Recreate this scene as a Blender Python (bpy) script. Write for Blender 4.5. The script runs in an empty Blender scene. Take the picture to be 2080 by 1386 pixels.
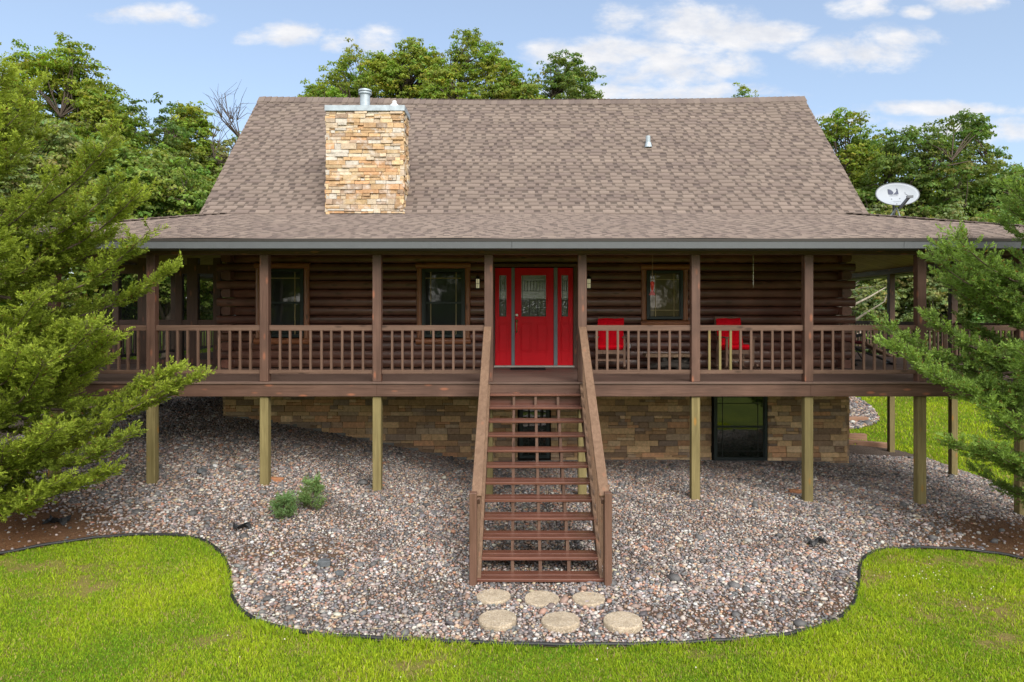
import bpy, bmesh, math, random
import numpy as np
from mathutils import Vector, Matrix

C = bpy.context.scene.collection
SC = bpy.context.scene
R = math.radians
rnd = random.Random(7)
npr = np.random.default_rng(11)

# ---------------------------------------------------------------- camera
F = 1412.0                    # focal length in photo pixels (photo 2080 wide)
CAMY, CAMZ = -11.3, 1.088     # deck floor is z = 0, deck front is y = 0
PX0, PY0 = 1055.0, 640.0      # principal point of the photo
cam_d = bpy.data.cameras.new('camera')
cam = bpy.data.objects.new('camera', cam_d)
C.objects.link(cam)
cam.location = (0, CAMY, CAMZ)
cam.rotation_euler = (R(90), 0, 0)
cam_d.sensor_width = 36
cam_d.lens = 36 * F / 2080
cam_d.shift_x = -(PX0 - 1040) / 2080
cam_d.shift_y = (PY0 - 693) / 2080
cam_d.clip_end = 2000
SC.camera = cam

# ---------------------------------------------------------------- sky, sun, exposure
SUN = Vector((0.28, -0.76, 0.62)).normalized()
SKY_STRENGTH = 0.15
SUN_STRENGTH = 1.5
EXPOSURE = 1.38
W = bpy.data.worlds.new('World')
SC.world = W
W.use_nodes = True


class NT:
    """small helper to write node trees"""
    def __init__(s, tree):
        s.t = tree
        tree.nodes.clear()

    def n(s, typ, ins=None, **kw):
        nd = s.t.nodes.new(typ)
        for k, v in kw.items():
            setattr(nd, k, v)
        for k, v in (ins or {}).items():
            s.set(nd.inputs[k], v)
        return nd

    def set(s, sock, v):
        if isinstance(v, bpy.types.NodeSocket):
            s.t.links.new(v, sock)
        else:
            if sock.type == 'RGBA' and hasattr(v, '__len__') and len(v) == 3:
                v = (*v, 1)
            sock.default_value = v

    def m(s, op, a, b=0.0, c=0.0, clamp=False):
        nd = s.n('ShaderNodeMath', operation=op, use_clamp=clamp)
        s.set(nd.inputs[0], a); s.set(nd.inputs[1], b); s.set(nd.inputs[2], c)
        return nd.outputs[0]

    def vm(s, op, a, b=(0, 0, 0)):
        nd = s.n('ShaderNodeVectorMath', operation=op)
        s.set(nd.inputs[0], a); s.set(nd.inputs[1], b)
        return nd.outputs[0]

    def mix(s, f, a, b, blend='MIX'):
        nd = s.n('ShaderNodeMix', data_type='RGBA', blend_type=blend)
        s.set(nd.inputs[0], f); s.set(nd.inputs[6], a); s.set(nd.inputs[7], b)
        return nd.outputs[2]

    def ramp(s, f, stops, interp='LINEAR'):
        nd = s.n('ShaderNodeValToRGB')
        cr = nd.color_ramp
        cr.interpolation = interp
        while len(cr.elements) < len(stops):
            cr.elements.new(0.5)
        for e, (p, c) in zip(cr.elements, stops):
            e.position = p
            e.color = (*c, 1) if hasattr(c, '__len__') else (c, c, c, 1)
        s.set(nd.inputs[0], f)
        return nd.outputs[0]

    def noise(s, vec, scale, detail=4, rough=0.55, dist=0.0):
        nd = s.n('ShaderNodeTexNoise')
        s.set(nd.inputs['Vector'], vec)
        nd.inputs['Scale'].default_value = scale
        nd.inputs['Detail'].default_value = detail
        nd.inputs['Roughness'].default_value = rough
        nd.inputs['Distortion'].default_value = dist
        return nd.outputs[0]


def build_world():
    t = NT(W.node_tree)
    sky = t.n('ShaderNodeTexSky', sky_type='NISHITA', sun_disc=False)
    sky.sun_elevation = math.asin(SUN.z)
    sky.sun_rotation = math.atan2(SUN.x, SUN.y)
    sky.air_density = 1.0
    sky.dust_density = 1.2
    sky.ozone_density = 2.0
    co = t.n('ShaderNodeTexCoord').outputs['Generated']
    sp = t.n('ShaderNodeSeparateXYZ', {0: co})
    x, y, z = sp.outputs
    ys = t.m('MAXIMUM', y, 0.05)
    u = t.m('DIVIDE', x, ys)
    v = t.m('DIVIDE', z, ys)
    # cloud banks of that day, as bearings (tangents) from the house front
    clouds = [(300, 30, 120, 22, .75), (400, 40, 45, 18, .7), (585, 72, 72, 28, .95), (520, 80, 40, 14, .5),
              (775, 80, 62, 30, .95), (690, 82, 45, 20, .55), (1290, 118, 200, 52, 1.25), (1130, 108, 80, 30, .9),
              (1390, 52, 150, 50, 1.15), (1270, 40, 70, 36, 1.0), (1530, 75, 120, 36, 1.1), (1480, 130, 80, 28, .9),
              (1340, 160, 120, 28, 1.0), (1330, 188, 260, 22, 1.0),
              (1740, 110, 140, 42, 1.15), (1810, 75, 90, 28, 0.9), (1745, 8, 72, 30, 1.1), (1868, 25, 36, 16, .8),
              (1960, 4, 80, 26, 1.0), (1930, 222, 200, 16, .75), (1980, 262, 220, 26, .8), (1720, 243, 90, 14, .6),
              (1000, -60, 180, 30, .9), (500, -110, 260, 40, 1.0), (1600, -140, 300, 60, 1.1), (-300, 60, 200, 40, 1),
              (2400, 100, 220, 60, 1.1), (1420, 100, 60, 30, .6)]
    dens = None
    for (cx, cy, a, b, k) in clouds:
        du = t.m('MULTIPLY', t.m('SUBTRACT', u, (cx - PX0) / F), F / a)
        dv = t.m('MULTIPLY', t.m('SUBTRACT', v, (PY0 - cy) / F), F / b)
        r2 = t.m('ADD', t.m('MULTIPLY', du, du), t.m('MULTIPLY', dv, dv))
        g = t.m('MULTIPLY', t.m('SUBTRACT', 1.0, r2), k)
        dens = g if dens is None else t.m('MAXIMUM', dens, g)
    dens = t.m('MAXIMUM', dens, -1.6)
    uv = t.n('ShaderNodeCombineXYZ', {0: u, 1: t.m('MULTIPLY', v, 2.0), 2: 0.0}).outputs[0]
    n1 = t.noise(uv, 9.0, 8, 0.62, 0.3)
    n2 = t.noise(uv, 26.0, 6, 0.6)
    d = t.m('ADD', dens, t.m('MULTIPLY', t.m('SUBTRACT', n1, 0.5), 4.0))
    d = t.m('ADD', d, t.m('MULTIPLY', t.m('SUBTRACT', n2, 0.5), 1.5))
    a = t.n('ShaderNodeMapRange', {0: d, 1: -0.35, 2: 1.3}, interpolation_type='SMOOTHSTEP').outputs[0]
    a = t.m('MULTIPLY', a, t.n('ShaderNodeMapRange', {0: y, 1: 0.05, 2: 0.3}).outputs[0])
    # cloud noise for the added bright sky behind the camera
    n3 = t.noise(t.n('ShaderNodeCombineXYZ', {0: t.m('DIVIDE', x, t.m('ADD', t.m('ABSOLUTE', z), .2)),
                                              1: t.m('DIVIDE', y, t.m('ADD', t.m('ABSOLUTE', z), .2)), 2: 0.0}).outputs[0], 1.3, 6, .6)
    b = t.n('ShaderNodeMapRange', {0: n3, 1: .46, 2: .62}, interpolation_type='SMOOTHSTEP').outputs[0]
    b0 = b
    b = t.m('MULTIPLY', t.m('ADD', .55, t.m('MULTIPLY', b0, .45)), t.n('ShaderNodeMapRange', {0: y, 1: 0.25, 2: -0.15}).outputs[0])
    a = t.m('MINIMUM', a, 0.96)
    hs = t.n('ShaderNodeHueSaturation', {'Saturation': 0.98, 'Value': 0.60, 'Color': sky.outputs[0]}).outputs[0]
    skyc = t.mix(1.0, hs, (SKY_STRENGTH * .98, SKY_STRENGTH * .94, SKY_STRENGTH * .91), 'MULTIPLY')
    skyc = t.mix(0.35, skyc, (0.235, 0.285, 0.36))          # thin high haze over the whole sky
    shade = t.noise(uv, 14.0, 5, 0.6)
    cc = t.mix(t.n('ShaderNodeMapRange', {0: shade, 1: .35, 2: .65}).outputs[0], (0.30, 0.31, 0.335), (0.39, 0.385, 0.385))
    col = t.mix(a, skyc, cc)
    # half of the sky round the sun, whitened as added fill for the porch
    col = t.mix(b, col, (1.0, 0.97, 0.93))
    bg = t.n('ShaderNodeBackground', {'Color': col, 'Strength': 1.0})
    out = t.n('ShaderNodeOutputWorld')
    t.t.links.new(bg.outputs[0], out.inputs[0])


build_world()
sl = bpy.data.lights.new('sun', 'SUN')
sl.energy = SUN_STRENGTH
sl.angle = R(32)
sl.color = (1.0, 0.95, 0.87)
so = bpy.data.objects.new('sun', sl)
C.objects.link(so)
so.rotation_euler = SUN.to_track_quat('Z', 'Y').to_euler()
so.location = (6, -12, 18)
SC.view_settings.view_transform = 'Standard'
SC.view_settings.look = 'None'
SC.view_settings.exposure = EXPOSURE
SC.view_settings.gamma = 1
SC.cycles.max_bounces = 8
SC.cycles.transparent_max_bounces = 16

# ---------------------------------------------------------------- materials
MATS = {}


def new_mat(name):
    m = bpy.data.materials.new(name)
    m.use_nodes = True
    MATS[name] = m
    t = NT(m.node_tree)
    out = t.n('ShaderNodeOutputMaterial')
    return m, t, out


def principled(t, out, color, rough=0.6, spec=0.4, metal=0.0, bump=None, bump_d=0.01, bump_s=0.6, coat=0.0):
    p = t.n('ShaderNodeBsdfPrincipled', {'Base Color': color, 'Roughness': rough, 'Metallic': metal})
    p.inputs['Specular IOR Level'].default_value = spec
    if coat:
        p.inputs['Coat Weight'].default_value = coat
        p.inputs['Coat Roughness'].default_value = 0.25
    if bump is not None:
        b = t.n('ShaderNodeBump', {'Height': bump, 'Distance': bump_d, 'Strength': bump_s})
        t.t.links.new(b.outputs[0], p.inputs['Normal'])
    t.t.links.new(p.outputs[0], out.inputs[0])
    return p


def obj_coords(t):
    co = t.n('ShaderNodeTexCoord').outputs['Object']
    ri = t.n('ShaderNodeObjectInfo').outputs['Random']
    off = t.n('ShaderNodeCombineXYZ', {0: t.m('MULTIPLY', ri, 37.0), 1: t.m('MULTIPLY', ri, 53.0), 2: t.m('MULTIPLY', ri, 71.0)}).outputs[0]
    return t.vm('ADD', co, off)


def wood(name, c1, c2, axis, rough=0.6, spec=0.3, knots=True, attr=False, coat=0.0, knotcol=None, along=1.2, across=28.0, patch=0.25):
    m, t, out = new_mat(name)
    co = obj_coords(t)
    s = [across] * 3
    s['XYZ'.index(axis)] = along
    v = t.vm('MULTIPLY', co, tuple(s))
    g1 = t.noise(v, 1.0, 6, 0.6, 0.6)
    g2 = t.noise(v, 4.0, 4, 0.6)
    f = t.n('ShaderNodeMapRange', {0: t.m('ADD', t.m('MULTIPLY', g1, .7), t.m('MULTIPLY', g2, .3)), 1: .36, 2: .64}).outputs[0]
    c = t.mix(f, c1, c2)
    big = t.noise(co, 1.7, 3, .5)
    c = t.mix(t.n('ShaderNodeMapRange', {0: big, 1: .35, 2: .7, 3: patch, 4: 0.0}).outputs[0], c, tuple(x * .45 for x in c1))
    if knots:
        s2 = [7.5] * 3
        s2['XYZ'.index(axis)] = 2.6
        vo = t.n('ShaderNodeTexVoronoi', {'Vector': t.vm('MULTIPLY', co, tuple(s2)), 'Scale': 1.0, 'Randomness': 1.0})
        k = t.n('ShaderNodeMapRange', {0: vo.outputs[0], 1: .09, 2: .22, 3: .85, 4: 0.0}).outputs[0]
        c = t.mix(k, c, knotcol or tuple(x * .4 for x in c1))
    if attr:
        at = t.n('ShaderNodeAttribute', attribute_name='Col').outputs[0]
        c = t.mix(1.0, c, at, 'MULTIPLY')
    rr = t.n('ShaderNodeMapRange', {0: g1, 1: .3, 2: .7, 3: rough - .08, 4: rough + .1}).outputs[0]
    principled(t, out, c, rr, spec, 0, t.m('ADD', g1, t.m('MULTIPLY', g2, .4)), 0.004, 0.5, coat)
    return m


def plain(name, col, rough=0.5, spec=0.4, metal=0.0, vary=0.12, scale=6.0, bump=0.0, bscale=60.0):
    m, t, out = new_mat(name)
    co = obj_coords(t)
    n = t.noise(co, scale, 5, .6)
    c = t.mix(t.n('ShaderNodeMapRange', {0: n, 1: .3, 2: .7}).outputs[0], tuple(x * (1 - vary) for x in col), tuple(min(1, x * (1 + vary)) for x in col))
    b = t.noise(co, bscale, 3) if bump else None
    principled(t, out, c, t.n('ShaderNodeMapRange', {0: n, 1: .3, 2: .7, 3: max(.02, rough - .05), 4: rough + .06}).outputs[0], spec, metal, b, bump or .001)
    return m


def attr_mat(name, rough=0.8, spec=0.2, nscale=20.0, namp=0.25, bump_d=0.006, bscale=40.0, detail=5, stain=None):
    m, t, out = new_mat(name)
    co = t.n('ShaderNodeTexCoord').outputs['Object']
    at = t.n('ShaderNodeAttribute', attribute_name='Col').outputs[0]
    n = t.noise(co, nscale, detail, .65)
    k = t.n('ShaderNodeMapRange', {0: n, 1: .25, 2: .75, 3: 1 - namp, 4: 1 + namp}).outputs[0]
    c = t.mix(1.0, at, t.n('ShaderNodeCombineXYZ', {0: k, 1: k, 2: k}).outputs[0], 'MULTIPLY')
    if stain:
        n2 = t.noise(co, stain[1], 5, .65, .4)
        c = t.mix(t.n('ShaderNodeMapRange', {0: n2, 1: stain[2], 2: stain[3], 3: 0.0, 4: stain[4]}).outputs[0], c, stain[0])
    b = t.noise(co, bscale, 5, .7)
    principled(t, out, c, rough, spec, 0, b, bump_d, .8)
    return m


def leaf_mat(name, trans=0.35, rough=0.5, spec=0.25, tint=(1.0, 1.0, 1.0)):
    m, t, out = new_mat(name)
    at = t.n('ShaderNodeAttribute', attribute_name='Col').outputs[0]
    ri = t.n('ShaderNodeObjectInfo').outputs['Random']
    k = t.n('ShaderNodeMapRange', {0: ri, 3: .82, 4: 1.15}).outputs[0]
    c = t.mix(1.0, at, t.n('ShaderNodeCombineXYZ', {0: t.m('MULTIPLY', k, tint[0]), 1: t.m('MULTIPLY', t.m('POWER', k, .7), tint[1]), 2: tint[2]}).outputs[0], 'MULTIPLY')
    p = t.n('ShaderNodeBsdfPrincipled', {'Base Color': c, 'Roughness': rough})
    p.inputs['Specular IOR Level'].default_value = spec
    tr = t.n('ShaderNodeBsdfTranslucent', {'Color': t.mix(1.0, c, (1.25, 1.2, .5), 'MULTIPLY')})
    mx = t.n('ShaderNodeMixShader', {0: trans, 1: p.outputs[0], 2: tr.outputs[0]})
    t.t.links.new(mx.outputs[0], out.inputs[0])
    return m


def glass_mat(name, dark, refl=0.22, rough=0.03, wobble=0.0):
    m, t, out = new_mat(name)
    co = t.n('ShaderNodeTexCoord').outputs['Object']
    d = t.n('ShaderNodeBsdfDiffuse', {'Color': dark})
    g = t.n('ShaderNodeBsdfGlossy', {'Color': (1, 1, 1), 'Roughness': rough})
    b = t.n('ShaderNodeBump', {'Height': t.noise(co, 55.0 if wobble else 2.2, 2), 'Distance': wobble or .004, 'Strength': 0.6})
    t.t.links.new(b.outputs[0], g.inputs['Normal'])
    lw = t.n('ShaderNodeLayerWeight', {'Blend': 0.25}).outputs[0]
    mx = t.n('ShaderNodeMixShader', {0: t.m('ADD', refl, t.m('MULTIPLY', lw, .3)), 1: d.outputs[0], 2: g.outputs[0]})
    t.t.links.new(mx.outputs[0], out.inputs[0])
    return m


def screen_mat(name):
    m, t, out = new_mat(name)
    d = t.n('ShaderNodeBsdfDiffuse', {'Color': (.03, .032, .032)})
    tr = t.n('ShaderNodeBsdfTransparent')
    mx = t.n('ShaderNodeMixShader', {0: .28, 1: tr.outputs[0], 2: d.outputs[0]})
    t.t.links.new(mx.outputs[0], out.inputs[0])
    return m


STAIN1, STAIN2 = (.085, .043, .030), (.148, .081, .058)
for ax in 'XYZ':
    wood('porch_wood_' + ax, STAIN1, STAIN2, ax, .55, .35, knotcol=(.26, .10, .055), patch=.5)
    wood('rail_wood_' + ax, (.090, .050, .034), (.158, .095, .067), ax, .62, .3)
    wood('treated_wood_' + ax, (.145, .115, .046), (.25, .205, .092), ax, .7, .25, knotcol=(.30, .15, .03))
wood('log_wood_X', (.135, .054, .036), (.255, .115, .076), 'X', .33, .5, attr=True, across=14, along=.8, coat=.25, patch=.6)
wood('log_wood_Y', (.135, .054, .036), (.255, .115, .076), 'Y', .33, .5, attr=True, across=14, along=.8, coat=.25, patch=.6)
wood('trim_wood_X', (.24, .085, .036), (.38, .155, .070), 'X', .35, .45, coat=.2)
wood('trim_wood_Z', (.24, .085, .036), (.38, .155, .070), 'Z', .35, .45, coat=.2)
wood('tread_wood', (.105, .040, .027), (.165, .068, .046), 'X', .30, .5, coat=.3, knots=False)
wood('deck_board_wood', (.115, .072, .057), (.19, .125, .10), 'X', .6, .3, attr=True, knots=False)
wood('ceiling_wood', (.26, .17, .075), (.38, .26, .12), 'X', .6, .3, attr=True)
wood('handrail_wood', (.125, .073, .045), (.215, .135, .088), 'Y', .65, .25, knotcol=(.2, .1, .06))
wood('stair_post_wood', (.10, .052, .034), (.16, .085, .058), 'Z', .5, .4)
wood('rocker_wood', (.17, .10, .07), (.27, .17, .12), 'Z', .55, .3, knots=False)
wood('timber_wood', (.22, .12, .08), (.36, .22, .15), 'X', .8, .15)
wood('bark_wood', (.05, .04, .032), (.12, .095, .075), 'Z', .9, .1, along=4, across=18)
wood('pale_bark', (.22, .19, .15), (.42, .37, .30), 'Z', .9, .1, along=4, across=14)
wood('root_wood', (.035, .032, .030), (.09, .078, .066), 'X', .8, .15)
wood('live_edge_wood', (.20, .13, .08), (.36, .25, .17), 'X', .6, .25)
attr_mat('shingle', .9, .15, 160.0, .16, .002, 260.0)
attr_mat('ledge_stone', .85, .2, 16.0, .30, .014, 34.0)
attr_mat('chimney_stone', .9, .15, 14.0, .26, .02, 30.0, stain=((.56, .51, .46), 5.0, .52, .67, .7))
attr_mat('pebble', .55, .35, 60.0, .18, .002, 90.0)
attr_mat('blade', .5, .2, 1.0, 0.0, .0001, 10.0)
leaf_mat('leaf', .48, .55, .15)
leaf_mat('grass_blade', .40, .6, .06)
leaf_mat('juniper_leaf', .40, .6, .10)
plain('fascia_paint', (.085, .091, .098), .55, .3, vary=.06)
plain('eave_shadow_brown', (.035, .030, .027), .6, .3)
plain('mullion_paint', (.17, .20, .22), .5, .4)
plain('window_frame_paint', (.022, .032, .032), .4, .4)
plain('door_red', (.68, .004, .014), .42, .22, vary=.05)
plain('cushion_red', (.80, .005, .018), .85, .1, vary=.10, bump=.004, bscale=25)
plain('galvanised', (.33, .38, .42), .5, .4, .35, vary=.18, scale=9)
plain('white_plastic', (.66, .66, .66), .45, .4, vary=.04)
plain('black_metal', (.012, .012, .013), .45, .4)
plain('black_plastic', (.016, .017, .019), .5, .35, bump=.004, bscale=30)
plain('brass', (.30, .19, .07), .35, .5, .9)
plain('nickel', (.55, .52, .46), .3, .5, .9)
m_, t_, o_ = new_mat('lantern_glass')
p_ = principled(t_, o_, (.66, .62, .42), .3, .5)
p_.inputs['Emission Color'].default_value = (1.0, .9, .55, 1)
p_.inputs['Emission Strength'].default_value = .10
plain('lead_came', (.03, .034, .032), .5, .3)
plain('gold_grille', (.42, .33, .16), .5, .4)
plain('dish_grey', (.29, .32, .36), .5, .35, vary=.04)
plain('arm_grey', (.11, .12, .135), .5, .4)
plain('logo_navy', (.055, .065, .10), .6, .2)
plain('logo_pale', (.30, .33, .38), .6, .2)
plain('threshold', (.45, .42, .38), .4, .4, .3)
plain('mat_black', (.02, .02, .021), .95, .05, bump=.004, bscale=140)
plain('flat_slate', (.10, .11, .12), .75, .25, vary=.25, scale=12, bump=.01, bscale=18)
plain('clay_brick', (.36, .17, .09), .85, .1, vary=.2, bump=.004)
plain('dark_red_vinyl', (.11, .012, .018), .45, .4)
plain('tan_board', (.30, .20, .13), .6, .3)
plain('feeder_red', (.62, .035, .03), .25, .5, vary=.25, scale=30)
plain('feeder_clear', (.58, .16, .17), .2, .5)
plain('concrete_edge', (.20, .20, .195), .9, .1, vary=.2)
plain('house_core', (.02, .015, .012), .9, .1)
glass_mat('window_glass', (.030, .034, .034), .05)
glass_mat('blind_glass', (.12, .095, .055), .05)
glass_mat('basement_glass', (.006, .010, .006), .09)
glass_mat('door_glass', (.02, .03, .024), .18, .06, wobble=.006)
screen_mat('insect_screen')


def stepstone_mat():
    m, t, out = new_mat('aggregate')
    co = obj_coords(t)
    vo = t.n('ShaderNodeTexVoronoi', {'Vector': co, 'Scale': 85.0})
    c = t.ramp(t.n('ShaderNodeSeparateXYZ', {0: vo.outputs['Color']}).outputs[0],
               [(0.0, (.20, .15, .10)), (.35, (.42, .34, .24)), (.65, (.55, .47, .36)), (.9, (.30, .23, .17)), (1.0, (.62, .58, .50))])
    c = t.mix(.35, t.mix(1.0, c, (1.0, .97, .93), 'MULTIPLY'), (.42, .37, .29))
    st = t.noise(co, 7.0, 5, .65)
    c = t.mix(t.n('ShaderNodeMapRange', {0: st, 1: .42, 2: .68, 3: 0, 4: .55}).outputs[0], c, (.20, .16, .115))
    principled(t, out, c, .85, .2, 0, vo.outputs[0], .006, .8)


stepstone_mat()


def ground_mats():
    # lawn soil, seen between the blades, and the far lawn
    m, t, out = new_mat('lawn_soil')
    co = t.n('ShaderNodeTexCoord').outputs['Object']
    n1 = t.noise(co, .55, 5, .6)
    n2 = t.noise(co, 9.0, 6, .7)
    n3 = t.noise(co, 60.0, 4, .7)
    c = t.ramp(t.m('ADD', t.m('MULTIPLY', n1, .6), t.m('MULTIPLY', n2, .4)),
               [(.33, (.075, .12, .012)), (.5, (.16, .21, .018)), (.66, (.26, .30, .02))])
    c = t.mix(t.n('ShaderNodeMapRange', {0: n3, 1: .35, 2: .65, 3: .0, 4: .45}).outputs[0], c, (.05, .085, .012))
    c = t.mix(t.n('ShaderNodeMapRange', {0: n2, 1: .58, 2: .70, 3: 0, 4: .7}).outputs[0], c, (.20, .14, .07))
    at = t.n('ShaderNodeAttribute', attribute_name='Col').outputs[0]
    c = t.mix(t.n('ShaderNodeSeparateXYZ', {0: at}).outputs[0], c, t.mix(n3, (.12, .07, .035), (.34, .22, .12)))
    principled(t, out, c, .95, .08, 0, t.m('ADD', n2, n3), .03, .8)
    # the bed between pebbles: dark dust, and brown juniper litter near the trees
    m, t, out = new_mat('gravel_soil')
    co = t.n('ShaderNodeTexCoord').outputs['Object']
    at = t.n('ShaderNodeAttribute', attribute_name='Col').outputs[0]
    vo = t.n('ShaderNodeTexVoronoi', {'Vector': co, 'Scale': 30.0})
    n = t.noise(co, 40.0, 6, .75)
    fib = t.noise(t.vm('MULTIPLY', co, (14, 60, 14)), 1.6, 5, .7, 2.5)
    g = t.ramp(n, [(.3, (.035, .028, .024)), (.5, (.10, .075, .06)), (.7, (.20, .16, .135))])
    mu = t.ramp(fib, [(.3, (.07, .035, .018)), (.5, (.17, .085, .042)), (.72, (.30, .165, .085))])
    c = t.mix(t.n('ShaderNodeSeparateXYZ', {0: at}).outputs[0], g, mu)
    principled(t, out, c, .95, .1, 0, t.m('ADD', n, fib), .02, .8)


ground_mats()


# ---------------------------------------------------------------- mesh builders
def npmesh(name, V, Fc, mat, cols=None, smooth=False, parent=None):
    V = np.asarray(V, np.float32)
    Fc = np.asarray(Fc, np.int32)
    me = bpy.data.meshes.new(name)
    k = Fc.shape[1]
    me.vertices.add(len(V)); me.vertices.foreach_set('co', V.ravel())
    me.loops.add(Fc.size); me.loops.foreach_set('vertex_index', Fc.ravel())
    me.polygons.add(len(Fc))
    me.polygons.foreach_set('loop_start', np.arange(0, Fc.size, k, dtype=np.int32))
    me.polygons.foreach_set('loop_total', np.full(len(Fc), k, np.int32))
    if smooth:
        me.polygons.foreach_set('use_smooth', np.ones(len(Fc), bool))
    me.update(calc_edges=True)
    if cols is not None:
        a = me.attributes.new('Col', 'FLOAT_COLOR', 'POINT')
        c4 = np.ones((len(V), 4), np.float32); c4[:, :3] = cols
        a.data.foreach_set('color', c4.ravel())
    me.materials.append(MATS[mat])
    o = bpy.data.objects.new(name, me)
    C.objects.link(o)
    if parent is not None:
        attach(o, parent)
    return o


def attach(o, p):
    root = p
    while root.parent:
        root = root.parent
    o.parent = p
    o.matrix_parent_inverse = Matrix.Translation(-root.location) if p is root else Matrix.Identity(4)


class MB:
    def __init__(s):
        s.v, s.f, s.c = [], [], []

    def add(s, vs, fs, col=(1, 1, 1)):
        n = len(s.v)
        s.v += [tuple(x) for x in vs]
        s.f += [tuple(i + n for i in q) for q in fs]
        s.c += [col] * len(vs)
        return s

    def box(s, x0, x1, y0, y1, z0, z1, col=(1, 1, 1)):
        vs = [(x, y, z) for z in (z0, z1) for y in (y0, y1) for x in (x0, x1)]
        return s.add(vs, [(0, 2, 3, 1), (4, 5, 7, 6), (0, 1, 5, 4), (2, 6, 7, 3), (0, 4, 6, 2), (1, 3, 7, 5)], col)

    def beam(s, p, q, w, h, up=(0, 0, 1), col=(1, 1, 1)):
        p, q = Vector(p), Vector(q)
        d = (q - p).normalized()
        a = d.cross(Vector(up)).normalized() * (w / 2)
        b = a.cross(d).normalized() * (h / 2)
        vs = [p - a - b, p + a - b, p + a + b, p - a + b, q - a - b, q + a - b, q + a + b, q - a + b]
        return s.add(vs, [(0, 1, 2, 3), (7, 6, 5, 4), (0, 4, 5, 1), (1, 5, 6, 2), (2, 6, 7, 3), (3, 7, 4, 0)], col)

    def tube(s, pts, rad, n=8, col=(1, 1, 1), cap=True):
        pts = [Vector(p) for p in pts]
        if not hasattr(rad, '__len__'):
            rad = [rad] * len(pts)
        rings = []
        for i, p in enumerate(pts):
            d = (pts[min(i + 1, len(pts) - 1)] - pts[max(i - 1, 0)]).normalized()
            u = d.cross(Vector((0, 0, 1)) if abs(d.z) < .95 else Vector((1, 0, 0))).normalized()
            w = u.cross(d)
            rings.append([p + (u * math.cos(2 * math.pi * k / n) + w * math.sin(2 * math.pi * k / n)) * rad[i] for k in range(n)])
        vs = [v for r in rings for v in r]
        fs = []
        for i in range(len(pts) - 1):
            for k in range(n):
                fs.append((i * n + k, i * n + (k + 1) % n, (i + 1) * n + (k + 1) % n, (i + 1) * n + k))
        if cap:
            fs.append(tuple(range(n - 1, -1, -1)))
            fs.append(tuple((len(pts) - 1) * n + k for k in range(n)))
        return s.add(vs, fs, col)

    def lathe(s, cx, cy, prof, n=20, col=(1, 1, 1)):
        vs, fs = [], []
        for (r, z) in prof:
            vs += [(cx + r * math.cos(2 * math.pi * k / n), cy + r * math.sin(2 * math.pi * k / n), z) for k in range(n)]
        for i in range(len(prof) - 1):
            for k in range(n):
                fs.append((i * n + k, i * n + (k + 1) % n, (i + 1) * n + (k + 1) % n, (i + 1) * n + k))
        fs.append(tuple(range(n - 1, -1, -1)))
        fs.append(tuple((len(prof) - 1) * n + k for k in range(n)))
        return s.add(vs, fs, col)

    def extrude(s, poly, axis, a, b, col=(1, 1, 1)):
        """poly: 2d points; axis 'X': (y,z), 'Y': (x,z), 'Z': (x,y); extruded from a to b"""
        def p3(p, t):
            return {'X': (t, p[0], p[1]), 'Y': (p[0], t, p[1]), 'Z': (p[0], p[1], t)}[axis]
        n = len(poly)
        vs = [p3(p, a) for p in poly] + [p3(p, b) for p in poly]
        fs = [tuple(range(n)), tuple(range(2 * n - 1, n - 1, -1))]
        fs += [(i, i + n, (i + 1) % n + n, (i + 1) % n) for i in range(n)]
        return s.add(vs, fs, col)

    def build(s, name, mat, parent=None, bevel=0.0, smooth=False, seg=1, loc=None):
        me = bpy.data.meshes.new(name)
        off = Vector(loc) if loc is not None else Vector((0, 0, 0))
        me.from_pydata([tuple(Vector(v) - off) for v in s.v], [], s.f)
        bm = bmesh.new(); bm.from_mesh(me)
        bmesh.ops.recalc_face_normals(bm, faces=bm.faces)
        bm.to_mesh(me); bm.free()
        a = me.attributes.new('Col', 'FLOAT_COLOR', 'POINT')
        a.data.foreach_set('color', np.array([(*c, 1) for c in s.c], np.float32).ravel())
        if smooth:
            me.polygons.foreach_set('use_smooth', [True] * len(me.polygons))
        me.materials.append(MATS[mat])
        o = bpy.data.objects.new(name, me)
        o.location = off
        C.objects.link(o)
        if bevel:
            md = o.modifiers.new('bevel', 'BEVEL')
            md.width = bevel; md.segments = seg; md.limit_method = 'ANGLE'
        if parent is not None:
            attach(o, parent)
        return o


def tag(o, label=None, cat=None, group=None, kind=None):
    if label: o['label'] = label
    if cat: o['category'] = cat
    if group: o['group'] = group
    if kind: o['kind'] = kind
    return o


def thing(name, label, cat, loc=(0, 0, 0), group=None):
    o = bpy.data.objects.new(name, None)
    o.empty_display_size = .2
    C.objects.link(o)
    o.location = loc
    return tag(o, label, cat, group)


def copy_tree(o, parent=None):
    c = o.copy(); C.objects.link(c)
    if parent is not None:
        c.parent = parent
        c.matrix_parent_inverse = o.matrix_parent_inverse.copy()
    for ch in list(o.children):
        copy_tree(ch, c)
    return c


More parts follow.
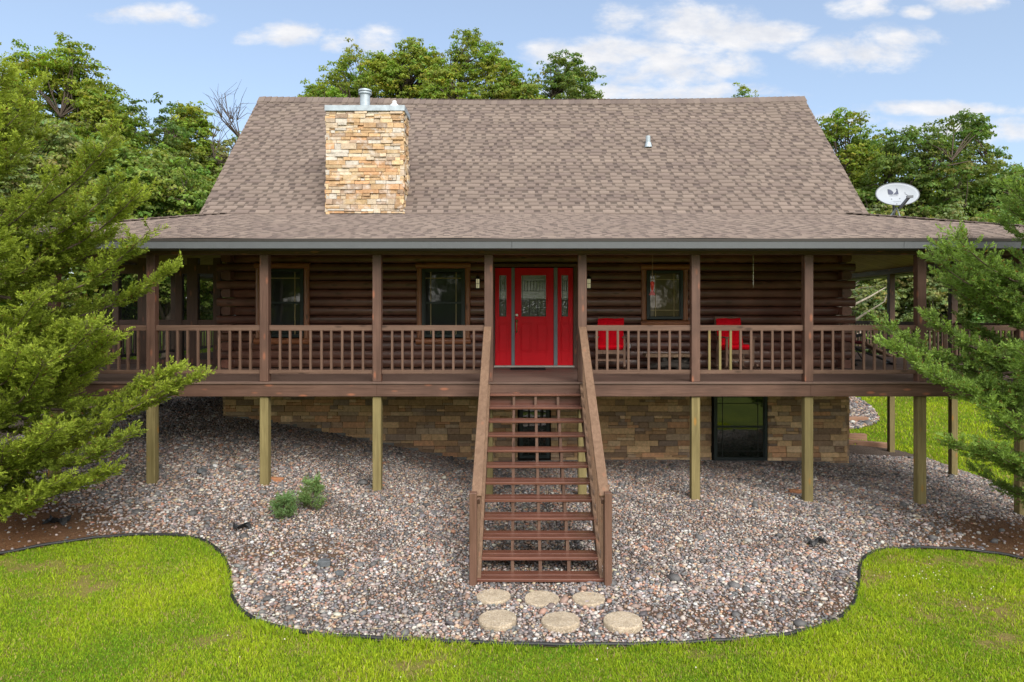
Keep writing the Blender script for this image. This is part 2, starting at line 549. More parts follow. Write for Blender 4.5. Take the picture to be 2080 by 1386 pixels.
# ---------------------------------------------------------------- terrain
GS = np.array([
    (-14, -7, -2.10), (-5, -7, -2.22), (0, -7, -2.24), (6, -7, -2.26), (14, -7, -2.3), (0, -14, -2.3), (-14, -14, -2.2), (14, -14, -2.4),
    (-8, -4, -2.08), (-5, -3.5, -2.14), (0.2, -2.9, -2.18), (5, -3.2, -2.2), (8, -2.5, -2.22), (13, -3, -2.35), (-13, -3, -1.95),
    (0.2, -4.3, -2.21),
    (-6, .1, -1.66), (-4.16, .1, -1.68), (-2.32, .1, -1.78), (.26, .1, -1.88), (2.86, .1, -1.93), (4.7, .1, -1.96), (6.56, .1, -2.0), (9, 0, -2.28),
    (-6.09, 3.1, -1.02), (-2.95, 3.1, -1.56), (-1.07, 3.1, -1.92), (1.7, 3.1, -1.94), (6.8, 3.1, -2.03), (9.8, 4.3, -2.52), (9.8, 6.9, -2.5), (7.2, 4.6, -2.3),
    (-9.5, 0, -1.55), (-9.5, 3, -1.1), (-10, 8, -1.0), (-14, 8, -.85), (-12, 14, -.6), (-16, 0, -1.4),
    (12, 3, -2.6), (12, 12, -2.35), (16, 8, -2.5), (12, 20, -1.6), (8, 14, -2.0), (20, 20, -1.5), (16, 28, -.85), (-14, 24, -.1), (-4, 24, -.3), (4, 22, -.9),
    (40, 26, -.9), (-40, 24, .2), (40, -5, -2.5), (-40, -5, -1.5), (0, 50, .3), (50, 60, .3), (-50, 60, .6), (0, -40, -2.6), (50, -50, -3), (-50, -50, -2.6),
], float)


def _phi(r2):
    return np.sqrt(r2 + 1.0)


_A = _phi(((GS[:, None, :2] - GS[None, :, :2]) ** 2).sum(-1))
_n = len(GS)
_M = np.zeros((_n + 1, _n + 1)); _M[:_n, :_n] = _A; _M[:_n, _n] = 1; _M[_n, :_n] = 1
_w = np.linalg.solve(_M, np.append(GS[:, 2], 0))


def G(x, y):
    x = np.clip(np.asarray(x, float), -48, 48); y = np.clip(np.asarray(y, float), -48, 58)
    sh = np.broadcast(x, y).shape
    p = np.stack(np.broadcast_arrays(x, y), -1).reshape(-1, 2)
    res = np.empty(len(p))
    for i in range(0, len(p), 20000):
        q = p[i:i + 20000]
        res[i:i + 20000] = _phi(((q[:, None] - GS[None, :, :2]) ** 2).sum(-1)) @ _w[:_n] + _w[_n]
    return res.reshape(sh) if sh else float(res[0])


def ground_at(px, py):
    """the spot of ground seen at a photo pixel"""
    dx, dz = (px - PX0) / F, (PY0 - py) / F
    lo, hi = 4.0, 60.0
    ds = np.arange(lo, hi, .02)
    h = CAMZ + dz * ds - G(dx * ds, CAMY + ds)
    i = int(np.argmax(h < 0))
    d = ds[i]
    return dx * d, CAMY + d


def at(px, py, d):
    return Vector(((px - PX0) * d / F, CAMY + d, CAMZ + (PY0 - py) * d / F))


def in_poly(x, y, poly):
    x = np.asarray(x); y = np.asarray(y)
    ins = np.zeros(x.shape, bool)
    n = len(poly)
    for i in range(n):
        x0, y0 = poly[i]; x1, y1 = poly[(i + 1) % n]
        cond = (y0 > y) != (y1 > y)
        with np.errstate(divide='ignore', invalid='ignore'):
            xi = (x1 - x0) * (y - y0) / (y1 - y0 + 1e-12) + x0
        ins ^= cond & (x < xi)
    return ins


def smooth_curve(pts, it=2):
    for _ in range(it):
        q = [pts[0]]
        for a, b in zip(pts[:-1], pts[1:]):
            q.append((a[0] * .75 + b[0] * .25, a[1] * .75 + b[1] * .25))
            q.append((a[0] * .25 + b[0] * .75, a[1] * .25 + b[1] * .75))
        q.append(pts[-1])
        pts = q
    return pts


EDGE_PX = [(-60, 1140), (0, 1122), (120, 1100), (230, 1087), (330, 1083), (400, 1090), (440, 1110), (464, 1145), (467, 1180), (470, 1212), (500, 1248),
           (560, 1272), (640, 1285), (760, 1293), (900, 1298), (1000, 1303), (1150, 1306), (1300, 1305), (1400, 1302), (1530, 1293), (1620, 1282),
           (1690, 1262), (1732, 1230), (1744, 1195), (1745, 1150), (1757, 1125), (1800, 1112), (1900, 1110), (2000, 1118), (2080, 1132), (2140, 1145)]
EDGE = [ground_at(px, py + 4 + 4 * max(0, (py - 1080) / 220)) for px, py in EDGE_PX]
EDGE = [(-12.5, EDGE[0][1] - .5)] + EDGE + [(12.5, EDGE[-1][1] - .5)]
EDGE = smooth_curve(EDGE, 2)
RBACK = [ground_at(*p) for p in [(2075, 1000), (2010, 975), (1940, 952), (1880, 930), (1830, 917), (1790, 908)]]
RBACK = smooth_curve([(12.5, RBACK[0][1])] + RBACK, 1)
BED = EDGE + RBACK + [(7.2, RBACK[-1][1] + .15), (6.7, 6.0), (6.7, 8.0), (-6.0, 8.0), (-6.6, 8.2), (-9.6, 7.2), (-10.5, 3.0), (-12.5, 1.0)]
PATCH = smooth_curve([ground_at(*p) for p in [(1700, 800), (1735, 806), (1765, 822), (1785, 845), (1787, 856), (1770, 864), (1735, 873), (1700, 876)]], 1)


def litter(x, y):
    """0..1: how much brown juniper litter lies there"""
    a = np.exp(-(((x + 7.6) / 2.2) ** 2 + ((y + 2.2) / 1.4) ** 2) * 1.0)
    b = np.exp(-(((x - 8.2) / 2.2) ** 2 + ((y + 1.6) / 1.3) ** 2) * 1.0)
    c = .28 * np.exp(-(((x - 2.0) / 1.2) ** 2 + ((y + 3.7) / .5) ** 2)) + .45 * np.exp(-(((x + 3.0) / .9) ** 2 + ((y + 2.3) / .5) ** 2)) \
        + .4 * np.exp(-(((x - 3.8) / .5) ** 2 + ((y + 3.6) / .7) ** 2))
    return np.clip(np.maximum(np.maximum(a, b) * 1.35, c), 0, 1)


def axis_steps(lo, hi, st, far):
    core = list(np.arange(lo, hi + 1e-6, st))
    out, g = [], st
    p = hi
    while p < far:
        g *= 1.35; p += g; out.append(p)
    out2, g, p = [], st, lo
    while p > -far:
        g *= 1.35; p -= g; out2.append(p)
    return np.array(out2[::-1] + core + out)


def grid_mesh(name, xs, ys, zf, mat, keep=None, cols=None):
    X, Y = np.meshgrid(xs, ys)
    Z = zf(X, Y)
    V = np.stack([X, Y, Z], -1).reshape(-1, 3)
    nx, ny = len(xs), len(ys)
    i = np.arange(nx * ny).reshape(ny, nx)
    Fq = np.stack([i[:-1, :-1], i[:-1, 1:], i[1:, 1:], i[1:, :-1]], -1).reshape(-1, 4)
    if keep is not None:
        cx = V[Fq].mean(1)
        Fq = Fq[keep(cx[:, 0], cx[:, 1])]
        used, inv = np.unique(Fq, return_inverse=True)
        V = V[used]; Fq = inv.reshape(-1, 4)
    return npmesh(name, V, Fq, mat, cols=None if cols is None else cols(V), smooth=True)


BARE = [(*ground_at(170, 1190), .42, .28), (*ground_at(2005, 1235), .5, .3), (*ground_at(860, 1350), .3, .15), (*ground_at(1890, 1255), .2, .15),
        (*ground_at(1410, 1325), .2, .1), (*ground_at(440, 1300), .25, .15), (*ground_at(2040, 1300), .35, .2), (*ground_at(1770, 1175), .25, .2),
        (*ground_at(60, 1150), 1.3, .12), (*ground_at(1950, 1140), 1.3, .12)]


def bare_at(x, y):
    """0..1 how bare the lawn is, in ragged patches"""
    xx = x + .10 * np.sin(y * 13 + 1) + .06 * np.sin(y * 31 + x * 7) + .05 * np.sin(x * 27)
    yy = y + .08 * np.sin(x * 11) + .05 * np.sin(x * 29 + y * 9)
    b = np.zeros(np.shape(x))
    for (bx, by, rx, ry) in BARE:
        b = np.maximum(b, np.exp(-(((xx - bx) / rx) ** 2 + ((yy - by) / ry) ** 2)))
    return np.clip(b * (.75 + .35 * np.sin(x * 19 + 3 * np.sin(y * 17)) * np.sin(y * 23)), 0, 1)


def lawn_cols(V):
    c = np.zeros((len(V), 3), np.float32)
    c[:, 0] = bare_at(V[:, 0], V[:, 1]) * .85
    return c


lawn = grid_mesh('lawn', axis_steps(-14, 16, .125, 500), axis_steps(-7, 30, .125, 500), lambda x, y: G(x, y) - .012, 'lawn_soil', None, lawn_cols)
tag(lawn, kind='structure')


def bed_cols(V):
    c = np.zeros((len(V), 3), np.float32)
    c[:, 0] = litter(V[:, 0], V[:, 1]) * 1.0
    return c


bed = grid_mesh('gravel_bed', np.arange(-12.5, 12.6, .08), np.arange(-5.2, 8.3, .08), lambda x, y: G(x, y) + .008, 'gravel_soil',
                lambda x, y: in_poly(x, y, BED), bed_cols)
tag(bed, kind='structure')
bed2 = grid_mesh('gravel_patch', np.arange(5, 20, .1), np.arange(6, 24, .1), lambda x, y: G(x, y) + .012, 'gravel_soil',
                 lambda x, y: in_poly(x, y, PATCH), bed_cols)
tag(bed2, kind='structure')

# icosahedron pebble
_t = (1 + 5 ** .5) / 2
ICO_V = np.array([(-1, _t, 0), (1, _t, 0), (-1, -_t, 0), (1, -_t, 0), (0, -1, _t), (0, 1, _t), (0, -1, -_t), (0, 1, -_t), (_t, 0, -1), (_t, 0, 1), (-_t, 0, -1), (-_t, 0, 1)])
ICO_V /= np.linalg.norm(ICO_V[0])
ICO_F = np.array([(0, 11, 5), (0, 5, 1), (0, 1, 7), (0, 7, 10), (0, 10, 11), (1, 5, 9), (5, 11, 4), (11, 10, 2), (10, 7, 6), (7, 1, 8),
                  (3, 9, 4), (3, 4, 2), (3, 2, 6), (3, 6, 8), (3, 8, 9), (4, 9, 5), (2, 4, 11), (6, 2, 10), (8, 6, 7), (9, 8, 1)])
PEB = np.array([(.40, .37, .36), (.52, .48, .46), (.16, .17, .19), (.10, .10, .115), (.33, .22, .18), (.42, .30, .22), (.62, .58, .54), (.22, .20, .21),
                (.36, .19, .13), (.26, .25, .26), (.45, .38, .27), (.70, .67, .63), (.13, .145, .16), (.30, .24, .22)])
PEB = PEB * .92 + .08 * np.array([[.33, .30, .285]])
PEBW = np.array([11, 7, 12, 9, 10, 6, 3.5, 12, 4, 10, 3, 2, 8, 10.0]); PEBW /= PEBW.sum()


def pebbles(name, X, Y, smin, smax, label, parent=None):
    n = len(X)
    S = npr.uniform(smin, smax, n) * np.exp(npr.normal(0, .22, n))
    mult = npr.choice([.55, 1.0, 1.6, 2.4], n, p=[.27, .70, .026, .004])
    S *= mult
    S *= 1 + .15 * np.sin(X * 1.1 + 2 * np.sin(Y * .9)) * np.sin(Y * 1.6)
    dust = 1 + .16 * np.sin(X * 2.3 + 1.5 * np.sin(Y * 1.7)) * np.sin(Y * 2.9 + X) + .10 * np.sin(X * 6.1 + Y * 4.7)
    sc = np.stack([S * npr.uniform(.8, 1.35, n), S * npr.uniform(.7, 1.0, n), S * npr.uniform(.42, .75, n)], -1)
    base = ICO_V[None] * (1 + npr.normal(0, .13, (n, 12, 1)))
    P = base * sc[:, None, :]
    a = npr.uniform(0, 2 * np.pi, n); tl = npr.normal(0, .35, n)
    ct, st = np.cos(tl)[:, None], np.sin(tl)[:, None]
    y2 = P[..., 1] * ct - P[..., 2] * st; z2 = P[..., 1] * st + P[..., 2] * ct
    ca, sa = np.cos(a)[:, None], np.sin(a)[:, None]
    Q = np.stack([P[..., 0] * ca - y2 * sa, P[..., 0] * sa + y2 * ca, z2], -1)
    Q += np.stack([X, Y, G(X, Y) + .010 + S * .28 * npr.uniform(.4, 1.3, n)], -1)[:, None]
    col = PEB[npr.choice(len(PEB), n, p=PEBW)] * np.exp(npr.normal(0, .16, (n, 1))) * (1 + npr.normal(0, .03, (n, 3))) * dust[:, None]
    col[mult > 2] = np.array([.13, .135, .145]) * npr.uniform(.7, 1.3, (int((mult > 2).sum()), 1))
    cols = np.repeat(np.clip(col * np.array([[.81, .765, .72]]), .015, .46), 12, 0)
    Fc = (ICO_F[None] + (np.arange(n) * 12)[:, None, None]).reshape(-1, 3)
    o = npmesh(name, Q.reshape(-1, 3), Fc, 'pebble', cols, smooth=True)
    return tag(o, label, 'gravel', kind='stuff')


def scatter_poly(poly, dens, x0, x1, y0, y1):
    n = int(dens * (x1 - x0) * (y1 - y0))
    X = npr.uniform(x0, x1, n); Y = npr.uniform(y0, y1, n)
    k = in_poly(X, Y, poly)
    return X[k], Y[k]


def jitter_grid(poly, st, x0, x1, y0, y1):
    X, Y = np.meshgrid(np.arange(x0, x1, st), np.arange(y0, y1, st * .9))
    X = X.ravel() + npr.uniform(-.5, .5, X.size) * st; Y = Y.ravel() + npr.uniform(-.5, .5, Y.size) * st
    k = in_poly(X, Y, poly)
    return X[k], Y[k]


bx_, by_ = jitter_grid(BED, .0305, -9.6, 11.0, -5.0, 6.3)
k = (npr.random(len(bx_)) > np.minimum(litter(bx_, by_) * 1.25, .93)) & ~((bx_ > -5.9) & (bx_ < 6.6) & (by_ > 3.3))
k &= np.abs(bx_) < (by_ + 11.3) * .78 + .5
bx_, by_ = bx_[k], by_[k]
pebbles('pebbles', bx_, by_, .0145, .0235, 'mixed grey pink and white river pebbles covering the bed round the porch')
px_, py_ = jitter_grid(PATCH, .075, 5, 20, 6, 24)
pebbles('pebbles', px_, py_, .035, .055, 'pale pebble patch in the sunlit lawn behind the house')

# lawn edging
ed = [(x, y) for x, y in EDGE if -9.5 < x < 10.5]
MBe = MB()
MBe.tube([(x, y, float(G(x, y)) + .018 + .005 * math.sin(i * 1.7)) for i, (x, y) in enumerate(ed)], .021, 8)
o = MBe.build('lawn_edging', 'black_plastic', smooth=True)
tag(o, 'black plastic edging strip curving between lawn and gravel', 'edging')


def leaf_quads(P, Nrm, size, aspect, cols, fold=.0):
    """P (n,3) centres, Nrm (n,3) normals -> verts, faces, colours for pointed leaf quads"""
    n = len(P)
    Nrm = Nrm / (np.linalg.norm(Nrm, axis=1, keepdims=True) + 1e-9)
    r = npr.normal(0, 1, (n, 3))
    U = np.cross(Nrm, r); U /= np.linalg.norm(U, axis=1, keepdims=True) + 1e-9
    Vv = np.cross(Nrm, U)
    s = size[:, None]
    a, b = P - U * s, P + U * s
    c, d = P + Vv * s * aspect, P - Vv * s * aspect
    V = np.stack([a, c, b, d], 1).reshape(-1, 3)
    Fq = np.arange(4 * n).reshape(n, 4)
    return V, Fq, np.repeat(cols, 4, 0)


# grass
def grass(name, X, Y, hmin, hmax, w, label):
    n = len(X)
    H = npr.uniform(hmin, hmax, n)
    patch = np.sin(X * 1.3 + .7) * np.cos(Y * 1.9 - .4) + .6 * np.sin(X * 3.1 - Y * 2.3) + .4 * np.sin(X * 7.3 + Y * 5.1)
    bare = bare_at(X, Y)
    speck = np.sin(X * 23 + 4 * np.sin(Y * 9)) * np.sin(Y * 27 + 3 * np.sin(X * 11))
    keep = npr.random(n) > np.clip(bare * 1.05, 0, .90) + np.where(speck > .62, .75, 0)
    X, Y, H, patch, bare = X[keep], Y[keep], H[keep], patch[keep], bare[keep]
    n = len(X)
    H = H * (1 + .22 * patch) * (1 - .4 * bare) * np.where(npr.random(n) < .02, 1.9, 1)
    a = npr.uniform(0, 2 * np.pi, n)
    lean = npr.uniform(.15, .95, n)
    la = npr.uniform(0, 2 * np.pi, n)
    dx, dy = np.cos(a) * w, np.sin(a) * w
    z = G(X, Y) - .012
    ox, oy = np.cos(la) * lean * H, np.sin(la) * lean * H
    b0 = np.stack([X - dx, Y - dy, z], -1); b1 = np.stack([X + dx, Y + dy, z], -1)
    m0 = np.stack([X - dx * .8 + ox * .35, Y - dy * .8 + oy * .35, z + H * .6], -1)
    m1 = np.stack([X + dx * .8 + ox * .35, Y + dy * .8 + oy * .35, z + H * .6], -1)
    tp = np.stack([X + ox, Y + oy, z + H * np.sqrt(np.clip(1 - .5 * lean ** 2, .2, 1))], -1)
    V = np.stack([b0, b1, m1, m0, tp], 1).reshape(-1, 3)
    i = np.arange(n)[:, None] * 5
    Fc = np.concatenate([i + [[0, 1, 2]], i + [[0, 2, 3]], i + [[3, 2, 4]]], 0)
    f = np.clip(.5 + .22 * patch + npr.normal(0, .22, n), 0, 1)[:, None]
    c = np.array([[.135, .285, .020]]) * (1 - f) + np.array([[.41, .50, .030]]) * f
    dry = npr.random(n) < .07 + .35 * bare + .12 * (np.sin(X * 4.3 + 2 * np.sin(Y * 3.1)) * np.sin(Y * 5.3) > .55)
    c[dry] = np.array([.38, .30, .14])
    c *= np.exp(npr.normal(0, .15, (n, 1)))
    cols = np.repeat(c, 5, 0).reshape(n, 5, 3)
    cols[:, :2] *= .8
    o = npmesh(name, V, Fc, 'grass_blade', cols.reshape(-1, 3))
    return tag(o, label, 'grass', kind='stuff')


n = 460000
X = npr.uniform(-6.6, 7.2, n); Y = npr.uniform(-5.35, -1.2, n)
kk = ~in_poly(X, Y, BED) & (np.abs(X) < (Y + 11.3) * .78 + .4)
X, Y = X[kk], Y[kk]
grass('grass', X, Y, .018, .045, .0036, 'short bright green lawn grass in front of the gravel bed')
ee = np.array([p for p in EDGE if -4.6 < p[0] < 5.6])
seg = npr.integers(0, len(ee) - 1, 16000)
tt = npr.random(16000)[:, None]
q = ee[seg] * (1 - tt) + ee[seg + 1] * tt
tuft = .5 + .5 * np.sin(q[:, 0] * 5.1) * np.sin(q[:, 0] * 12.7 + 1)
kk = npr.random(16000) < tuft
q = q[kk]
grass('grass', q[:, 0] + npr.uniform(-.02, .02, len(q)), q[:, 1] - npr.uniform(.01, .13, len(q)), .045, .085, .0036, 'longer grass tufts leaning over the black edging strip')
cx_, cy_ = [], []
for (px, py, k, r) in ((1870, 1165, 16, .35), (1960, 1200, 16, .4), (1905, 1225, 8, .3), (1200, 1345, 3, .3), (520, 1330, 4, .4), (840, 1370, 3, .3)):
    gx, gy = ground_at(px, py)
    cx_ += list(gx + npr.normal(0, r, k)); cy_ += list(gy + npr.normal(0, r * .6, k))
cx_ = np.array(cx_); cy_ = np.array(cy_)
kk = ~in_poly(cx_, cy_, BED); cx_, cy_ = cx_[kk], cy_[kk]
P3 = ICO_V[None] * npr.uniform(.005, .010, (len(cx_), 1, 1)) + np.stack([cx_, cy_, G(cx_, cy_) + .045], -1)[:, None]
tag(npmesh('clover_blossoms', P3.reshape(-1, 3), (ICO_F[None] + (np.arange(len(cx_)) * 12)[:, None, None]).reshape(-1, 3), 'grass_blade', np.full((len(cx_) * 12, 3), .62)),
    'scattered white clover blossoms in the lawn', 'clover', kind='stuff')
# a few fallen leaves and twigs on the bed
n = 520
X = npr.uniform(-7, 8, n); Y = npr.uniform(-4.6, 2.6, n)
kk = in_poly(X, Y, BED); X, Y = X[kk], Y[kk]; n = len(X)
V, Fq, cc = leaf_quads(np.stack([X, Y, G(X, Y) + .040], -1), npr.normal(0, .35, (n, 3)) + np.array([0, 0, 1]), npr.uniform(.007, .018, n), npr.uniform(.4, 1.6, (n, 1)),
                       np.array([(.28, .17, .08), (.36, .25, .12), (.20, .12, .06), (.30, .30, .10)])[npr.integers(0, 4, n)])
tag(npmesh('fallen_leaves', V, Fq, 'grass_blade', cc), 'small dry brown leaves fallen on the pebbles', 'leaves', kind='stuff')
# juniper litter: short dead needles lying on the ground under the two junipers
n = 90000
X = npr.uniform(-9.4, 10, n); Y = npr.uniform(-4.6, 0.6, n)
kk = in_poly(X, Y, BED) & (npr.random(n) < np.clip(litter(X, Y) * 1.3 - .12, 0, 1))
X, Y = X[kk], Y[kk]; n = len(X)
a = npr.uniform(0, 2 * np.pi, n); L = npr.uniform(.012, .04, n); w = npr.uniform(.0015, .004, n)
z = G(X, Y) + .012 + npr.uniform(0, .012, n)
dx, dy = np.cos(a), np.sin(a)
V = np.stack([np.stack([X - dx * L, Y - dy * L, z], -1), np.stack([X - dy * w, Y + dx * w, z + .003], -1),
              np.stack([X + dx * L, Y + dy * L, z + npr.uniform(-.003, .014, n)], -1), np.stack([X + dy * w, Y - dx * w, z + .003], -1)], 1).reshape(-1, 3)
c = np.array([(.30, .165, .08), (.20, .10, .045), (.38, .25, .14), (.13, .07, .035), (.26, .20, .12)])[npr.integers(0, 5, n)] * np.exp(npr.normal(0, .25, (n, 1)))
tag(npmesh('needle_litter', V, np.arange(4 * n).reshape(n, 4), 'grass_blade', np.repeat(c, 4, 0)), 'brown dead needle litter under the two big junipers', 'litter', kind='stuff')
n = 60000
X = npr.uniform(7, 22, n); Y = npr.uniform(3.5, 20, n)
kk = ~in_poly(X, Y, BED) & ~in_poly(X, Y, PATCH)
grass('grass', X[kk], Y[kk], .05, .10, .012, 'sunlit lawn grass behind the right side of the porch')
n = 26000
X = npr.uniform(-16, -9.3, n); Y = npr.uniform(3, 20, n)
kk = ~in_poly(X, Y, BED)
grass('grass', X[kk], Y[kk], .05, .10, .012, 'lawn grass beyond the left side of the porch')

# ---------------------------------------------------------------- house
HX0, HX1 = -6.09, 6.78
YW, YB = 3.1, 9.46
LOGH = .18
house = thing('log_house', 'dark red brown log house with shingled roof and stone basement', 'house', (.3, 6.2, -2.0))
OPEN = [(-5.35, -4.42, .60, 2.06), (-2.03, -1.10, .60, 2.06), (2.60, 3.39, .98, 2.02), (-.56, 1.18, -.1, 2.10)]


def log_profile(z0, h, bulge):
    pts = []
    for i in range(9):
        a = -math.pi / 2 + math.pi * i / 8
        pts.append((math.copysign(abs(math.cos(a)) ** .62, 1) * bulge, z0 + h / 2 + math.sin(a) * h / 2 * .96))
    return pts


def log_run(mb, p0, p1, out, z0, h, bulge, thick, col):
    """one D-shaped log from p0 to p1 (xy), bulging along out"""
    pr = log_profile(z0, h, bulge)
    poly = [(-thick, z0 + .004), *pr, (-thick, z0 + h - .004)]
    n = len(poly)
    vs = [(p[0] + out[0] * q[0], p[1] + out[1] * q[0], q[1]) for p in (p0, p1) for q in poly]
    fs = [tuple(range(n)), tuple(range(2 * n - 1, n - 1, -1))] + [(i, i + n, (i + 1) % n + n, (i + 1) % n) for i in range(n)]
    mb.add(vs, fs, col)


NLOG = 17
mb = MB()
for kx in range(NLOG):
    z0 = kx * LOGH
    zc = z0 + LOGH / 2
    cuts = sorted((a, b) for a, b, c, d in OPEN if c < zc < d)
    xs = [HX0 - (.16 if kx % 2 else .0)]
    for a, b in cuts:
        xs += [a, b]
    xs.append(HX1 + (.16 if kx % 2 else .0))
    v = rnd.uniform(.72, 1.25)
    for a, b in zip(xs[::2], xs[1::2]):
        log_run(mb, (a, YW), (b, YW), (0, -1), z0, LOGH, .060, .12, (v * rnd.uniform(.95, 1.05), v * rnd.uniform(.9, 1.05), v))
mb.build('log_wall', 'log_wood_X', house)
for (xw, out, zz) in ((HX0, -1, 0), (HX1, 1, 0)):
    mb = MB()
    for kx in range(NLOG):
        v = rnd.uniform(.72, 1.25)
        y0 = YW + .121 if kx % 2 else YW - .24
        log_run(mb, (xw - out * .08, y0), (xw - out * .08, YB), (out, 0), kx * LOGH, LOGH, .075, .12, (v, v * .97, v))
    mb.build('log_wall', 'log_wood_Y', house)
mb = MB()
for kx in range(NLOG):
    v = rnd.uniform(.72, 1.25)
    log_run(mb, (HX0 + .05, YB), (HX1 - .05, YB), (0, 1), kx * LOGH, LOGH, .075, .12, (v, v, v))
mb.build('log_wall', 'log_wood_X', house)
# dark core behind the logs, so nothing shows through between them
mb = MB().box(HX0 + .16, HX1 - .16, YW + .13, YB - .13, -.02, 3.05)
mb.build('inner_wall', 'house_core', house)

# roof planes ------------------------------------------------------
RX0, RX1 = -6.58, 7.19
RY0, RZ0, RYR, RZR = 3.0, 3.16, 6.28, 6.57
SL = (RZR - RZ0) / (RYR - RY0)
EX0, EX1, EY, EZ = -9.55, 10.25, -.42, 2.29
JY = 3.05
PS = (3.17 - EZ) / (JY - EY)
SHT = [tuple(.61 * q for q in c) for c in ((.305, .243, .212), (.320, .256, .222), (.292, .232, .203), (.270, .213, .190), (.250, .197, .178), (.282, .222, .196))]


def shingles(name, O, u, v, n, urange, L, parent, e=.135, hup=.020, hdn=.008, sag=.0):
    O, u, v, n = (Vector(q) for q in (O, u, v, n))
    V, Fc, cols = [], [], []
    rows = int(math.ceil(L / e))
    U0 = urange(0)[1]

    def wob(a, b):
        return sag * (-math.sin(math.pi * a / U0) * b / L) + .005 * math.sin(1.7 * a + .9 * b) + .003 * math.sin(3.1 * a - 2.2 * b)
    for r in range(rows):
        v0, v1 = r * e, min((r + 1) * e, L)
        ve = min(v1 + .02, L)
        a0, b0 = urange(v0); a1, b1 = urange(ve)
        pos = a0 - rnd.uniform(0, .2)
        up = rnd.random() < .5
        tone = rnd.uniform(.95, 1.05)
        run = 0
        while pos < b0:
            w = (rnd.choice((.11, .15, .20, .27)) if up else rnd.choice((.07, .10, .14))) * rnd.uniform(.9, 1.1)
            x0, x1 = max(pos, a0), min(pos + w, b0)
            pos += w
            if x1 - x0 < .01:
                up = not up
                continue
            h0 = hup if up else hdn
            h1 = .0015
            if run <= 0:
                ci = rnd.choice((0, 0, 0, 1, 1, 1, 2, 2, 3, 3, 4, 5)); run = rnd.randint(1, 3)
            run -= 1
            k = tone * rnd.uniform(.93, 1.07)
            c = tuple(q * k for q in SHT[ci])
            t0, t1 = max(x0, a1), min(x1, b1)
            if t1 <= t0:
                t0 = t1 = min(max((x0 + x1) / 2, a1), b1)
            # the exposed backing between two teeth has a dark granule band along its upper part
            bands = [(v0, x0, x1, ve, t0, t1, c)] if up else None
            if not up:
                vm = v0 + (v1 - v0) * .45
                m0, m1 = x0 + (t0 - x0) * .45, x1 + (t1 - x1) * .45
                bands = [(v0, x0, x1, vm, m0, m1, tuple(q * .90 for q in c)), (vm, m0, m1, ve, t0, t1, tuple(q * .50 for q in c))]
            for bi, (p0, q0, q1, p1, r0, r1, cc) in enumerate(bands):
                f0, f1 = (p0 - v0) / (ve - v0), (p1 - v0) / (ve - v0)
                g0, g1 = h0 + (h1 - h0) * f0, h0 + (h1 - h0) * f1
                wa, wb, wc, wd = wob(q0, p0), wob(q1, p0), wob(r1, p1), wob(r0, p1)
                i = len(V)
                V += [O + u * q0 + v * p0 + n * (wa - .006), O + u * q1 + v * p0 + n * (wb - .006), O + u * q1 + v * p0 + n * (g0 + wb), O + u * q0 + v * p0 + n * (g0 + wa),
                      O + u * r1 + v * p1 + n * (g1 + wc), O + u * r0 + v * p1 + n * (g1 + wd)]
                if bi == 0:
                    Fc += [(i, i + 1, i + 2, i + 3)]
                Fc += [(i + 3, i + 2, i + 4, i + 5)]
                cols += [cc] * 6
            up = not up
    return npmesh(name, np.array([tuple(q) for q in V]), Fc, 'shingle', np.array(cols), parent=parent)


_c = 1 / math.sqrt(1 + SL * SL)
Lm = (RYR - RY0) / _c
mroof = MB()
th = .10
for s in (1, -1):
    y_low = RY0 if s == 1 else 2 * RYR - RY0
    mroof.extrude([(y_low, RZ0 - .11), (RYR, RZR - .11), (RYR, RZR - .012 - th * 1.4), (y_low, RZ0 - .012 - th * 1.4)], 'X', RX0 + .01, RX1 - .01)
mr = mroof.build('roof', 'fascia_paint', house)
shingles('roof_shingles', (RX0, RY0, RZ0), (1, 0, 0), (0, _c, SL * _c), (0, -SL * _c, _c), lambda q: (0, RX1 - RX0), Lm, mr, sag=.055)
shingles('roof_shingles', (RX1, 2 * RYR - RY0, RZ0), (-1, 0, 0), (0, -_c, SL * _c), (0, SL * _c, _c), lambda q: (0, RX1 - RX0), Lm, mr, sag=.055)
for xa in (RX0 + .008, RX1 - .04):
    mb = MB()
    for sg in (1, -1):
        y_low = RY0 if sg == 1 else 2 * RYR - RY0
        mb.extrude([(y_low, RZ0 - .018), (RYR, RZR - .018), (RYR, RZR - .20), (y_low, RZ0 - .20)], 'X', xa, xa + .032)
    mb.build('rake_board', 'fascia_paint', mr)
# ridge cap, laid in short overlapping pieces
mb = MB()
x = RX0
i = 0
while x < RX1 - .02:
    x2 = min(x + .15, RX1)
    dz = .006 * math.sin(x * 1.1) - .075 * math.sin((x - RX0) / (RX1 - RX0) * math.pi)
    a, b = .042, .026
    c = rnd.choice(SHT); kx = rnd.uniform(.75, .9)
    c = tuple(q * kx for q in c)
    vs = []
    for (xx, h) in ((x, b), (x2 + .02, a)):
        zz = RZR + h + dz
        vs += [(xx, RYR - .16, zz - .16 * SL + .012), (xx, RYR, zz + .012), (xx, RYR + .16, zz - .16 * SL + .012),
               (xx, RYR + .16, zz - .16 * SL - .012), (xx, RYR, zz - .012), (xx, RYR - .16, zz - .16 * SL - .012)]
    mb.add(vs, [(0, 1, 7, 6), (1, 2, 8, 7), (2, 3, 9, 8), (3, 4, 10, 9), (4, 5, 11, 10), (5, 0, 6, 11), (0, 5, 4, 1), (1, 4, 3, 2), (6, 7, 10, 11), (7, 8, 9, 10)], c)
    x = x2
mb.build('ridge_cap', 'shingle', mr)
